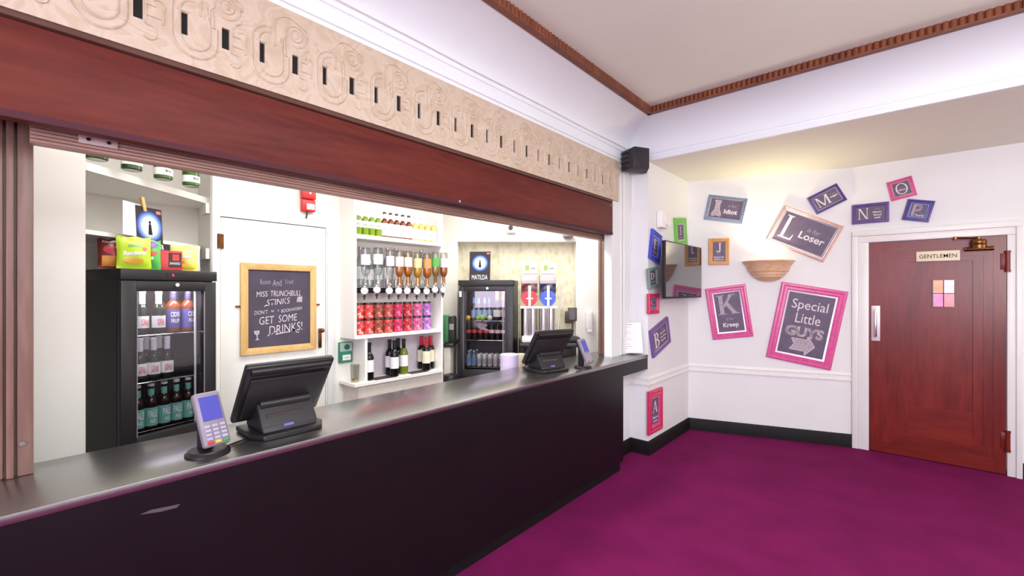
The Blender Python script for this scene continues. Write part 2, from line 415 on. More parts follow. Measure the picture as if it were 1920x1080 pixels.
def put_glyph(mb, ch, cx, cz, wd, ht, y=0.0, mi=0):
    g = glyph(ch); xs = [p[0] for q in g for p in q]; x0, x1 = min(xs), max(xs)
    for i, q in enumerate(g):
        mb.face([(cx + (p[0] - (x0+x1)/2)/(x1-x0)*wd, y - i*2e-6, cz + (p[1]-0.5)*ht) for p in q], mi)
    return mb
def nth(i, n):
    return ['leftmost', 'second from left', 'third from left', 'fourth from left', 'fifth from left', 'sixth from left', 'seventh from left', 'eighth from left', 'ninth from left'][i] if i < n - 1 or n == 1 else 'rightmost'
# ================================================================== the setting
BX = -2.046                       # plane of the bar wall
PY, PX = 4.13, -1.86              # pilaster corner beside the bar
C1 = Vector((-1.86, 5.22, 0)); S2 = Vector((-0.38, 5.72, 0))
SD = (S2 - C1).normalized(); SN = Vector((SD.y, -SD.x, 0)); SA = math.atan2(SD.y, SD.x)   # slanting picture wall: direction, normal into the room
DY = 5.72                         # plane of the toilet door wall
LOWZ, TOPZ, CT = 2.87, 3.232, 0.98

struct('floor', MB().box(-2.06, 3.6, -2.6, 5.9, -0.06, 0), 'carpet', 0)
struct('floor_bar', MB().box(-4.9, -2.06, -1.6, 5.4, -0.06, 0), 'barfloor', 0)
struct('ceiling', MB().box(-1.72, 3.6, -2.6, 3.9, TOPZ, TOPZ + 0.08), 'ceil', 0)
struct('ceiling_lower', MB().box(-1.9, 3.6, PY + 0.012, 5.95, LOWZ, 3.3), 'ceil', 0)
struct('ceiling_bar', MB().box(-4.9, -2.3, -1.6, 5.6, 2.75, 2.82), 'barwall', 0)
struct('wall_right', MB().box(3.6, 3.75, -2.7, 5.95, 0, 3.3), 'wall', 0)
struct('wall_rear', MB().box(-2.3, 3.6, -2.75, -2.6, 0, 3.3), 'wall', 0)
struct('wall_hatch', MB().box(-2.3, -2.086, -2.6, 3.747, 2.264, 3.3), 'wall', 0)
m = MB(); m.box(-2.125, BX, 3.747, PY + 0.02, CT, 3.3); m.box(-2.3, BX, 3.4, PY + 0.02, 0, 0.838)
struct('wall_left', m, 'wall', 0)
struct('wall_side', MB().box(-2.3, PX, PY, 5.5, 0, LOWZ), 'wall', 0)
m = MB(); m.prism([C1, S2, S2 - SN*0.2, C1 - SN*0.2 - SD*0.1], (0, 0, LOWZ)); struct('wall_far', m, 'wall', 0)
DX0, DX1, DZ = -0.243, 0.684, 2.085
m = MB(); m.box(-0.38, DX0 - 0.02, DY, DY + 0.2, 0, LOWZ); m.box(DX0 - 0.02, DX1 + 0.03, DY, DY + 0.2, DZ + 0.02, LOWZ); m.box(DX1 + 0.03, 3.6, DY, DY + 0.2, 0, LOWZ)
struct('wall_back', m, 'wall', 0)

# coves
def cove(prof0, z0, dmax, zmax):
    pr = list(prof0); d0 = pr[-1][0]; z1 = pr[-1][1]
    for k in range(1, 15):
        t = PI/2*k/14; pr.append((d0 + (dmax - d0)*(1 - math.cos(t)), z1 + (zmax - z1)*math.sin(t)))
    return pr
pl = cove([(-0.03, 2.842), (0.012, 2.842), (0.012, 2.866), (0.022, 2.869), (0.022, 2.886), (0.006, 2.893), (0.006, 2.955), (0.016, 2.959), (0.016, 2.968), (0.008, 2.972)], 0, 0.345, 3.178)
m = MB()
for (a, b), (c, d) in zip(pl, pl[1:]): m.face([(BX + a, -2.6, b), (BX + a, PY + 0.02, b), (BX + c, PY + 0.02, d), (BX + c, -2.6, d)])
bmesh.ops.remove_doubles(m.bm, verts=m.bm.verts, dist=1e-5); struct('trim_3', m, 'cove', 30)
pf = cove([(-0.02, LOWZ - 0.002), (0.016, LOWZ - 0.002), (0.016, 2.912), (0.005, 2.917), (0.005, 2.93), (0.012, 2.934)], 0, 0.345, 3.178)
m = MB()
for (a, b), (c, d) in zip(pf, pf[1:]): m.face([(-2.06, PY - a, b), (3.6, PY - a, b), (3.6, PY - c, d), (-2.06, PY - c, d)])
bmesh.ops.remove_doubles(m.bm, verts=m.bm.verts, dist=1e-5); struct('trim_4', m, 'cove', 30)
# fluted brown moulding along the ceiling edge
RX, RY = BX + 0.345, PY - 0.345
m = MB(); m.box(RX - 0.004, RX + 0.030, -2.6, RY, 3.174, TOPZ); m.box(RX + 0.028, RX + 0.046, -2.6, RY - 0.04, 3.172, 3.182)
k = -2.6
while k < RY - 0.05: m.cyl((RX + 0.028, k, 3.182), (RX + 0.028, k, TOPZ), 0.0178, 8); k += 0.036
struct('trim_1', m, 'rope', 60)
m = MB(); m.box(RX, 3.6, RY - 0.030, RY + 0.004, 3.174, TOPZ); m.box(RX + 0.03, 3.6, RY - 0.046, RY - 0.028, 3.172, 3.182)
k = RX + 0.03
while k < 3.58: m.cyl((k, RY - 0.028, 3.182), (k, RY - 0.028, TOPZ), 0.0178, 8); k += 0.036
struct('trim_2', m, 'rope', 60)

# skirting and dado rail along step, side, slanting and door wall
def run(path, prof, closed_ends=True):                 # path of plan points, profile (distance into the room, z)
    mb = MB(); N = len(path); P = [Vector((p[0], p[1], 0)) for p in path]; rows = []
    for i in range(N):
        d1 = (P[i] - P[i-1]).normalized() if i else (P[1] - P[0]).normalized()
        d2 = (P[i+1] - P[i]).normalized() if i < N - 1 else d1
        n1, n2 = Vector((d1.y, -d1.x, 0)), Vector((d2.y, -d2.x, 0)); b = (n1 + n2); b = b/ max(0.2, b.dot(n1))
        rows.append([P[i] + b*a + Vector((0, 0, z)) for a, z in prof])
    for A, B in zip(rows, rows[1:]):
        for k in range(len(prof) - 1): mb.face([A[k], B[k], B[k+1], A[k+1]])
    mb.face(rows[0][::-1]); mb.face(rows[-1]); bmesh.ops.remove_doubles(mb.bm, verts=mb.bm.verts, dist=1e-5)
    return mb
wpath = [(BX, 3.62), (BX, PY), (PX, PY), (C1.x, C1.y), (S2.x + 0.01, S2.y)]
struct('baseboard_far', run(wpath, [(0, 0), (0.022, 0), (0.022, 0.105), (0.012, 0.13), (0, 0.132)]), 'blackskirt', 30)
struct('baseboard_back', run([(DX1 + 0.095, DY), (3.6, DY)], [(0, 0), (0.022, 0), (0.022, 0.105), (0.012, 0.13), (0, 0.132)]), 'blackskirt', 30)
struct('trim_5', run([(BX, 3.62), (BX, PY), (PX, PY), (C1.x, C1.y), (S2.x, S2.y)], [(0, 0.675), (0.014, 0.675), (0.016, 0.69), (0.007, 0.7), (0.007, 0.728), (0.013, 0.735), (0, 0.765)]), 'gloss', 30)
m = MB(); m.box(BX, BX + 0.012, 3.91, 3.935, CT, 2.84, 0, 0.004); m.box(BX, BX + 0.022, 3.955, 3.985, CT, 2.84, 0, 0.008); struct('trim_6', m, 'gloss')
# door surround
m = MB()
for a, b, d in ((DX0 - 0.136, DX0 - 0.085, 0.030), (DX0 - 0.085, DX0 - 0.002, 0.018)): m.box(a, b, DY - d, DY + 0.01, 0, DZ + 0.07 if d > 0.02 else DZ + 0.004, 0, 0.004)
for a, b, d in ((DX1 + 0.004, DX1 + 0.055, 0.016), (DX1 + 0.055, DX1 + 0.092, 0.030)): m.box(a, b, DY - d, DY + 0.01, 0, DZ + 0.07 if d > 0.02 else DZ + 0.004, 0, 0.004)
m.box(DX0 - 0.085, DX1 + 0.055, DY - 0.018, DY + 0.01, DZ + 0.004, DZ + 0.07, 0, 0.004); m.box(DX0 - 0.136, DX1 + 0.092, DY - 0.030, DY + 0.01, DZ + 0.07, DZ + 0.125, 0, 0.006)
struct('trim_7', m, 'gloss')

# ------------------------------------------------------------------ toilet door (its parts move with it)
W, Hh = DX1 - DX0, DZ
m = MB(); m.box(DX0, DX1, DY + 0.022, DY + 0.05, 0.008, DZ)
door = struct('door_1', m, 'door', 35, 'mahogany door with a small stained glass window and a cream lettered sign', 'door')
def frame_level(y, l0, l1, r0, r1, t0, t1, b0, b1):
    mv, mh, mv2, mh2 = MB(), MB(), MB(), MB()
    mv.box(DX0 + l0, DX0 + l1, y, DY + 0.03, b0, DZ - t0); mv2.box(DX1 - r1, DX1 - r0, y, DY + 0.03, b0, DZ - t0)
    mh.box(DX0 + l1, DX1 - r1, y, DY + 0.03, DZ - t1, DZ - t0); mh2.box(DX0 + l1, DX1 - r1, y, DY + 0.03, b0, b1)
    return mv, mv2, mh, mh2
for y, a in ((DY + 0.0, (0, 0.092, 0, 0.075, 0, 0.09, 0.008, 0.12)), (DY + 0.005, (0.092, 0.185, 0.075, 0.135, 0.09, 0.165, 0.12, 0.22)), (DY + 0.010, (0.185, 0.297, 0.135, 0.2, 0.165, 0.205, 0.22, 0.27))):
    mv, mv2, mh, mh2 = frame_level(y, *a)
    for q in (mv, mv2): part('stile', q, 'door', door, None, 0)
    for q in (mh, mh2): part('rail', q, 'doorh', door, None, 0)
part('bottom_panel', MB().box(DX0 + 0.297, DX1 - 0.2, DY + 0.014, DY + 0.03, 0.27, 0.50), 'doorh', door, None, 0)
a, b = at_y(1749, 525, DY), at_y(1790, 576, DY)
m = MB(); x0, x1, z1, z0 = a.x, b.x, a.z, b.z; xm, zm = (x0+x1)/2, (z0+z1)/2
m.box(x0 - 0.006, x1 + 0.006, DY + 0.012, DY + 0.024, z0 - 0.006, z1 + 0.006)
sg = part('window_frame', m, 'mahog_dark', door)
for i, (p, q, r, s, c) in enumerate(((x0, zm, xm, z1, (226, 132, 84)), (xm, zm, x1, z1, (232, 196, 226)), (x0, z0, xm, zm, (222, 110, 160)), (xm, z0, x1, zm, (226, 120, 130)))):
    g = MB().box(p + 0.003, r - 0.003, DY + 0.008, DY + 0.0135, q + 0.003, s - 0.003)
    part('stained_pane', g, mk('stained_glass_%d' % i, lin(*c), 0.15, var=0.25, vscale=18, emit=(lin(*c), 0.25)), sg, None, 35, ['orange pane', 'pale lilac pane', 'pink pane', 'red and pink pane'][i])
m = MB(); m.box(xm - 0.003, xm + 0.003, DY + 0.006, DY + 0.014, z0, z1); m.box(x0, x1, DY + 0.006, DY + 0.014, zm - 0.003, zm + 0.003); part('lead_bar', m, 'dark', sg)
a, b = at_y(1718, 477, DY), at_y(1800, 487, DY)
m = MB(); x0, x1 = at_y(1718, 480, DY).x, at_y(1800, 480, DY).x; zc = at_y(1759, 480, DY).z
m.box(x0, x1, DY - 0.010, DY - 0.001, zc - 0.047, zc + 0.047, 0, 0.002)
sg = part('sign_plate', m, 'cream', door, None, 35, 'cream sign plate')
t = MB(); put_text(t, 'GENTLEMEN', (x0+x1)/2, zc, (x1-x0)*0.86, 0.036, DY - 0.0108, bold=0.004); part('lettering', t, 'dark', sg)
m = MB(); p = at_y(1642, 606, DY); m.box(p.x - 0.034, p.x + 0.034, DY - 0.010, DY - 0.003, p.z - 0.175, p.z + 0.175, 0, 0.002)
hp = part('handle_plate', m, colm(222, 216, 222, .4, .2), door, None, 35, 'bright metal handle plate')
m = MB(); m.tube([(p.x, DY - 0.01, p.z - 0.13), (p.x, DY - 0.045, p.z - 0.125), (p.x, DY - 0.05, p.z - 0.1), (p.x, DY - 0.05, p.z + 0.1), (p.x, DY - 0.045, p.z + 0.125), (p.x, DY - 0.01, p.z + 0.13)], 0.011, 8); part('pull_bar', m, 'steel', hp)
for v in (490, 826):
    p = at_y(1887, v, DY); m = MB(); m.cyl((p.x + 0.006, DY - 0.02, p.z - 0.075), (p.x + 0.006, DY - 0.02, p.z + 0.075), 0.016, 12)
    for s in (-1, 1): m.cyl((p.x + 0.006, DY - 0.02, p.z + s*0.075), (p.x + 0.006, DY - 0.02, p.z + s*0.092), 0.019, 12)
    m.box(p.x - 0.035, p.x + 0.045, DY - 0.012, DY + 0.0, p.z - 0.07, p.z + 0.07, 0, 0.002); part('hinge', m, 'door', door)
p = at_y(1838, 462, DY)
m = MB(); m.box(p.x - 0.095, p.x + 0.075, DY - 0.055, DY - 0.004, p.z - 0.035, p.z - 0.012, 0, 0.01); m.cyl((p.x - 0.1, DY - 0.035, p.z - 0.022), (p.x + 0.08, DY - 0.035, p.z - 0.022), 0.018, 12)
m.lathe([(0, -0.03), (0.05, -0.03), (0.05, 0.0), (0.046, 0.004), (0.05, 0.01), (0.05, 0.035), (0.042, 0.05), (0, 0.052)], 20, (p.x - 0.015, DY - 0.055, p.z + 0.01))
cl = part('door_closer', m, 'brass', door, None, 35, 'aged brass door closer')
m = MB(); m.tube([(p.x - 0.015, DY - 0.055, p.z + 0.072), (p.x - 0.08, DY - 0.06, p.z + 0.078), (p.x - 0.16, DY - 0.045, p.z + 0.085)], 0.009, 8); m.cyl((p.x - 0.015, DY - 0.055, p.z + 0.06), (p.x - 0.015, DY - 0.055, p.z + 0.082), 0.014, 10); m.cyl((p.x - 0.16, DY - 0.045, p.z + 0.07), (p.x - 0.16, DY - 0.045, p.z + 0.095), 0.014, 10)
part('closer_arm', m, 'brass', cl)

# ------------------------------------------------------------------ behind the bar: walls
struct('wall_bar_pier', MB().box(-2.9, -2.75, -1.6, 0.228, 0, 2.75), 'barwall', 0)
ad = Vector((0.277, -0.96, 0)); an = Vector((-0.96, -0.277, 0)); c0 = Vector((-3.8, 0.575, 0))
m = MB(); m.prism([c0, c0 + ad*1.1, c0 + ad*1.1 + an*0.12, c0 + an*0.12 + Vector((0, 0.1, 0))], (0, 0, 2.75)); m.box(-3.92, -3.8, 0.5, 0.96, 0, 2.75)
struct('wall_bar_alcove', m, 'barwall', 0)
BW = -3.5
DB0, DB1, DBZ = 0.957, 1.70, 2.115
m = MB(); m.box(BW - 0.4, BW, 0.90, DB0, 0, 2.75); m.box(BW - 0.12, BW, DB0, DB1, DBZ, 2.75); m.box(BW - 0.12, BW, DB1, 2.895, 0, 2.75)
struct('wall_bar_return', MB().box(BW - 0.7, BW - 0.12, 2.75, 2.895, 0, 2.75), 'barwall', 0)
struct('wall_bar', m, 'barwall', 0)
ME = Matrix(((cs, -sn, 0, 0), (sn, cs, 0, 0), (0, 0, 1, 0), (0, 0, 0, 1)))
m = MB(); m.box(-1.6, -0.61, 4.95, 5.35, 0, 2.75, mat=ME); m.box(0.716, 1.35, 4.95, 5.35, 0, 2.75, mat=ME); m.box(-0.61, 0.716, 4.95, 5.35, 2.155, 2.75, mat=ME)
struct('wall_bar_end', m, 'barwall', 0)
struct('wall_niche', MB().box(-0.61, 0.716, 5.12, 5.3, 0, 2.155, mat=ME), 'wallpaper', 0)
m = MB(); m.box(BW, BW + 0.02, DB1 + 0.005, DB1 + 0.06, 0, DBZ + 0.0, 0, 0.004); m.box(BW, BW + 0.014, 0.905, 0.935, 0, 2.75, 0, 0.003); struct('trim_8', m, 'gloss')
d2 = struct('door_2', MB().box(BW - 0.06, BW - 0.008, DB0 + 0.004, DB1 - 0.004, 0.005, DBZ - 0.006, 0, 0.003), 'shelf', 35, 'white staff door behind the bar carrying the chalkboard', 'door')
m = MB()
p = at_x(410, 452, BW); m.cyl((BW + 0.006, p.y, p.z - 0.05), (BW + 0.006, p.y, p.z + 0.05), 0.007, 10); m.box(BW - 0.009, BW + 0.002, p.y - 0.012, p.y + 0.03, p.z - 0.05, p.z + 0.05); part('hinge', m, 'brass', d2)
p = at_x(600, 632, BW); m = MB(); m.box(BW - 0.008, BW + 0.006, p.y - 0.012, p.y + 0.012, p.z - 0.085, p.z + 0.07, 0, 0.002); m.cyl((BW + 0.006, p.y, p.z + 0.055), (BW + 0.035, p.y, p.z + 0.055), 0.012, 12); m.ball((BW + 0.04, p.y, p.z + 0.055), 0.018)
part('door_bolt', m, 'brass', d2)
m = MB(); p = at_x(66, 755, -2.75); m.tube([(-2.75, 0.0, p.z), (-2.735, 0.05, p.z + 0.005), (-2.735, 0.09, p.z + 0.006)], 0.004, 6)

# ================================================================== bar front
ctr = thing('bar_counter', 'long black bar counter with glossy top running along the serving hatch', 'counter', (-2.1, 1.3, 0))
def lp(mb, name, mats, parent, off, label=None, smooth=35):
    bmesh.ops.translate(mb.bm, verts=mb.bm.verts, vec=-Vector(off)); return part(name, mb, mats, parent, None, smooth, label)
off = (-2.1, 1.3, 0)
lp(MB().box(-2.35, -1.858, -1.5, PY - 0.004, 0.952, CT, 0, 0.002), 'worktop', 'counter_top', ctr, off)
m = MB(); m.box(-2.05, -1.862, 3.62, PY - 0.006, 0.84, 0.952); m.box(-2.3, -1.862, -1.5, 3.62, 0.09, 0.952); lp(m, 'front_panel', 'counter', ctr, off)
lp(MB().box(-2.3, -1.885, -1.5, 3.60, 0.0, 0.09), 'plinth', 'blackskirt', ctr, off)
p = at_x(262, 963, -1.86); q = at_x(338, 948, -1.86)
m = MB(); m.prism([(-1.8615, p.y, p.z - 0.004), (-1.8615, p.y + 0.03, p.z + 0.001), (-1.8615, q.y, q.z + 0.005), (-1.8615, q.y - 0.01, q.z - 0.004), (-1.8615, (p.y+q.y)/2, (p.z+q.z)/2 - 0.008)], (0.0006, 0, 0)); lp(m, 'scuff_mark', colm(86, 76, 84), ctr, off, 'grey scuff mark')

# carved frieze with vent slots
FX = -2.03; FZ0, FZ1 = 2.458, 2.842
fr = thing('carved_frieze', 'long band of pale pink carved stone with dark slots above the hatch', 'frieze', (FX, 1.6, FZ0))
off = (FX, 1.6, FZ0)
loops = [0.436 - 0.271*2 + 0.2705*k for k in range(15)]; smalls = [0.303 - 0.2715 + 0.2712*k for k in range(15)]
slots = sorted([y for y in loops + smalls if -0.5 < y < 3.82]); sz0, sz1, hw = 2.568, 2.651, 0.0135
m = MB(); y = -0.7
for s in slots:
    m.box(FX - 0.012, FX, y, s - hw, FZ0, FZ1); m.box(FX - 0.012, FX, s - hw, s + hw, FZ0, sz0); m.box(FX - 0.012, FX, s - hw, s + hw, sz1, FZ1); y = s + hw
m.box(FX - 0.012, FX, y, 3.857, FZ0, FZ1)
bmesh.ops.remove_doubles(m.bm, verts=m.bm.verts, dist=1e-5)
def arc(cy, cz, r, a0, a1, n=10, ry=None): return [(FX, cy + (ry or r)*math.cos(math.radians(a0 + (a1-a0)*k/n)), cz + r*math.sin(math.radians(a0 + (a1-a0)*k/n))) for k in range(n + 1)]
m2 = MB()
for L in loops:
    if L < -0.4 or L > 3.80: continue
    c = L + 0.036
    # tall oval ring, open to the stem at upper right
    for r, bot in ((0.048, 2.572), (0.072, 2.565)):
        m2.tube(arc(c, 2.66, r, 90, 180, 8) + arc(c, bot, r, 180, 360, 12) + [(FX, c + r, 2.63), (FX, c + r - (0.012 if r > 0.06 else 0), 2.632), (FX, c + 0.036 + (r - 0.048)*0.9, 2.70)], 0.0052, 5)
    # scroll at the top of the stem
    k = c + 0.105
    m2.tube([(FX, c + 0.016, 2.66), (FX, c + 0.016, 2.74)] + arc(k - 0.03, 2.745, 0.062, 180, 70, 8) + [(FX, k + 0.055, 2.775), (FX, k + 0.055, 2.745)], 0.0052, 5)
    m2.tube([(FX, c + 0.045, 2.665), (FX, c + 0.047, 2.70)] + arc(k, 2.735, 0.045, 200, -110, 16), 0.0052, 5)
    m2.tube(arc(k, 2.738, 0.026, 0, 360, 14), 0.005, 5)
    m2.ball((FX - 0.004, k, 2.738), 0.016, (0.6, 1, 1), 0, 10)
    m2.box(FX - 0.001, FX + 0.004, L - hw - 0.006, L + hw + 0.006, sz1 + 0.004, sz1 + 0.010)
for s in smalls:
    if s < -0.4 or s > 3.80: continue
    m2.tube([(FX, s + 0.02, 2.56), (FX, s + 0.02, 2.657)], 0.0045, 5)
    m2.tube([(FX, s + 0.022, 2.632), (FX, s + 0.05, 2.632)], 0.0045, 5); m2.tube([(FX, s + 0.022, 2.592), (FX, s + 0.07, 2.592)], 0.0045, 5)
    m2.tube([(FX, s + 0.07, 2.572), (FX, s + 0.07, 2.625)] + arc(s + 0.058, 2.64, 0.018, 0, 140, 6), 0.0045, 5)
    m2.tube([(FX, s + 0.02, 2.56), (FX, s + 0.045, 2.556), (FX, s + 0.05, 2.53)] + arc(s + 0.032, 2.525, 0.018, 0, -150, 6), 0.0045, 5)
    m2.tube([(FX, s + 0.028, 2.66), (FX, s + 0.032, 2.678), (FX, s + 0.05, 2.69), (FX, s + 0.056, 2.71)], 0.0045, 5)
lp(m, 'slab', 'stone', fr, off, None, 0); lp(m2, 'relief_carving', 'stone', fr, off, None, 60)
lp(MB().box(FX - 0.050, FX - 0.0125, -0.7, 3.857, FZ0, FZ1), 'vent_backing', 'dark', fr, off, 'dark backing behind the slots')

fa = thing('mahogany_fascia', 'long reddish mahogany board above the serving hatch, below the carved band', 'fascia', (-2.05, 1.4, 2.125))
off = (-2.05, 1.4, 2.125)
lp(MB().box(-2.084, -2.032, -1.2, 3.742, 2.128, 2.428, 0, 0.004), 'board', 'mahog', fa, off)
lp(MB().box(-2.0325, -2.0305, -1.2, 3.742, 2.129, 2.152, 0, 0.0008), 'edge_strip', colm(70, 28, 38, .8), fa, off, 'purplish lower edge strip')  # thin darker purplish band along the bottom of the board
m = MB(); m.prism([(-2.084, -1.2, 2.43), (-2.040, -1.2, 2.43), (-2.028, -1.2, 2.436), (-2.034, -1.2, 2.456), (-2.084, -1.2, 2.456)], (0, 4.94, 0)); lp(m, 'moulding', 'mahog_dark', fa, off)
for yy in (3.7,): lp(MB().cyl((-2.033, yy, 2.40), (-2.029, yy, 2.40), 0.006, 10), 'screw', 'chrome', fa, off)
p = at_x(862, 394, -2.03); lp(MB().cyl((-2.033, p.y, 2.15), (-2.029, p.y, 2.15), 0.008, 10), 'stud', 'chrome', fa, off)

# roller shutter surround: two side guides and the bottom rail
m = MB(); m.box(-2.30, -2.235, -1.2, 0.055, CT, 2.26)
for y0, y1, d in ((-1.2, -0.13, 0.012), (-0.125, -0.07, 0.02), (-0.066, -0.012, 0.016), (-0.006, 0.012, 0.03), (0.018, 0.056, 0.022)): m.box(-2.236, -2.236 + d, y0, y1, CT, 2.26, 0, 0.004)
t = solo('shutter_guide', m, 'brown', 'brown grooved shutter guide standing on the near end of the bar counter', 'shutter guide', group=None)
p = at_x(58, 829, -2.21); part('bolt', MB().cyl((-2.216, 0.03, p.z), (-2.206, 0.03, p.z), 0.008, 10), colm(120, 112, 110, .5), t)
m = MB(); m.box(-2.262, -2.13, 3.872, 3.96, CT, 2.26)
for a, b in ((-2.256, -2.23), (-2.222, -2.18), (-2.17, -2.136)): m.box(a, b, 3.862, 3.873, CT, 2.26, 0, 0.003)
solo('shutter_guide', m, 'brown', 'brown grooved shutter guide at the far end of the hatch, near the menu sheet', 'shutter guide')
m = MB(); m.box(-2.20, -2.160, 0.046, 3.86, 2.092, 2.262)
for k in range(6): m.box(-2.162, -2.150, 0.046, 3.86, 2.094 + k*0.0125, 2.094 + k*0.0125 + 0.0095, 0, 0.002)
sh = solo('shutter_rail', m, 'browny', 'brown ribbed bottom rail of the raised shutter over the hatch', 'shutter')
a, b = at_x(147, 250, -2.15), at_x(221, 262, -2.15)
m = MB(); m.box(-2.151, -2.145, a.y, b.y, 2.117, 2.150, 0, 0.002); pl_ = part('lock_plate', m, colm(206, 188, 182, .5), sh, None, 35, 'pale metal lock plate')
for yy in (a.y + 0.025, b.y - 0.025): part('screw', MB().cyl((-2.146, yy, 2.134), (-2.142, yy, 2.134), 0.006, 10), 'dark', pl_)
# ================================================================== framed pictures
def fit(corners, p0, nrm, dirx):                    # rotated rectangle on a wall from its four corners
    P = [on_plane(u, v, p0, nrm) for u, v in corners]; o = sum(P, Vector())/4
    q = [((p - o).dot(dirx), (p - o).z) for p in P]
    ax = (q[1][0] - q[0][0] + q[2][0] - q[3][0], q[1][1] - q[0][1] + q[2][1] - q[3][1]); ay = (q[0][0] - q[3][0] + q[1][0] - q[2][0], q[0][1] - q[3][1] + q[1][1] - q[2][1])
    w_, h_ = math.hypot(*ax)/2, math.hypot(*ay)/2
    a1 = math.atan2(ax[1], ax[0]); a2 = math.atan2(-ay[0], ay[1])
    return o, w_, h_, (a1*w_ + a2*h_)/(w_ + h_)
def picture(label, corners, wall, col, fw, inner, col2=None, name='picture_frame', board='slate2', depth=0.03, slip=True):
    if wall == 'seg': p0, nrm, dirx, ang = C1 + SN*depth, SN, SD, SA
    elif wall == 'door': p0, nrm, dirx, ang = Vector((0, DY - depth, 0)), Vector((0, -1, 0)), Vector((1, 0, 0)), 0.0
    else: p0, nrm, dirx, ang = Vector((PX + depth, 0, 0)), Vector((1, 0, 0)), Vector((0, 1, 0)), PI/2
    o, W_, H_, tilt = fit(corners, p0, nrm, dirx)
    o = o - nrm*depth
    r = thing(name, label, 'picture', o); r.rotation_euler = (Matrix.Rotation(ang, 4, 'Z') @ Matrix.Rotation(-tilt, 4, 'Y')).to_euler()
    f = fw*min(W_, H_)
    prof = [(0, 0.001), (0, depth*0.75), (0.1, depth*0.95), (0.28, depth), (0.42, depth*0.78), (0.5, depth*0.86), (0.68, depth*0.9), (0.82, depth*0.6), (1.0, depth*0.5), (1.0, 0.004)]
    m = MB(); rings = []
    for i, d in prof:
        x, z = W_/2 - i*f, H_/2 - i*f; rings.append(m._v([(-x, -d, -z), (x, -d, -z), (x, -d, z), (-x, -d, z)]))
    for k, (A, B) in enumerate(zip(rings, rings[1:])):
        for j in range(4):
            q = m.bm.faces.new([A[j], A[(j+1) % 4], B[(j+1) % 4], B[j]]); q.material_index = 1 if (col2 is not None and k >= (7 if slip else 5)) else 0
    part('frame', m, [col] + ([col2] if col2 is not None else []), r, None, 20)
    iw, ih = W_ - 2*f, H_ - 2*f
    bd = part('print', MB().box(-iw/2, iw/2, -depth*0.42, -0.002, -ih/2, ih/2), board, r, None, 0)
    t = MB(); inner(t, iw, ih, -depth*0.42 - 0.0008)
    if len(t.bm.verts): part('chalk_lettering', t, ['chalk', 'chalk2'], bd, None, 0)
    else: t.bm.free()
    return r
def lay(*items):                                       # items: ('G'|'T', text, cx, cz, w, h, mi[, bold])  in fractions of the print
    def f(t, iw, ih, y):
        for it in items:
            k, s, cx, cz, w_, h_ = it[:6]; mi = it[6] if len(it) > 6 else 0
            if k == 'G': put_glyph(t, s, cx*iw, cz*ih, w_*iw, h_*ih, y, mi)
            elif k == 'T': put_text(t, s, cx*iw, cz*ih, w_*iw, h_*ih, y, mi, bold=it[7] if len(it) > 7 else 0.0, shear=it[8] if len(it) > 8 else 0.0)
            elif k == 'R':
                t.face([(cx*iw - w_*iw/2, y, cz*ih - h_*ih/2), (cx*iw + w_*iw/2, y, cz*ih - h_*ih/2), (cx*iw + w_*iw/2, y, cz*ih + h_*ih/2), (cx*iw - w_*iw/2, y, cz*ih + h_*ih/2)], mi)
            elif k == 'L':                              # line drawing: list of points, half width
                pts = [(a*iw, b*ih) for a, b in s]
                for (a, b), (c, d) in zip(pts, pts[1:]):
                    dx, dz = c - a, d - b; L = math.hypot(dx, dz) or 1; nx, nz = -dz/L*cx, dx/L*cx
                    t.face([(a + nx, y, b + nz), (c + nx, y, d + nz), (c - nx, y, d - nz), (a - nx, y, b - nz)], int(cz))
            elif k == 'P': t.face([(a*iw, y - 1e-5, b*ih) for a, b in s], int(cx))
    return f
pink = mk('pink_frame_paint', lin(216, 92, 154), 0.3, var=0.12, vscale=30); silver = mk('silver_slip', lin(196, 190, 200), 0.35, 0.6)
blueg = mk('blue_grey_frame_paint', lin(128, 146, 172), 0.35, 0.2, var=0.15, vscale=40)
orange = mk('orange_frame_paint', lin(216, 160, 94), 0.35, var=0.1); violet = mk('violet_frame_paint', lin(88, 66, 140), 0.35, var=0.12)
copper = mk('rose_frame_paint', lin(216, 168, 160), 0.35, 0.2, var=0.12, vscale=30); purple = mk('purple_frame_paint', lin(112, 84, 148), 0.35, var=0.15)
crimson = mk('crimson_frame_paint', lin(206, 48, 96), 0.35, var=0.12, vscale=25); blue = mk('blue_frame_paint', lin(70, 74, 196), 0.3, var=0.12)
lime = mk('green_frame_paint', lin(112, 188, 70), 0.35, var=0.1); teal = mk('grey_green_frame_paint', lin(122, 150, 142), 0.4, var=0.12)
skyb = mk('light_blue_slip', lin(120, 160, 226), 0.3)

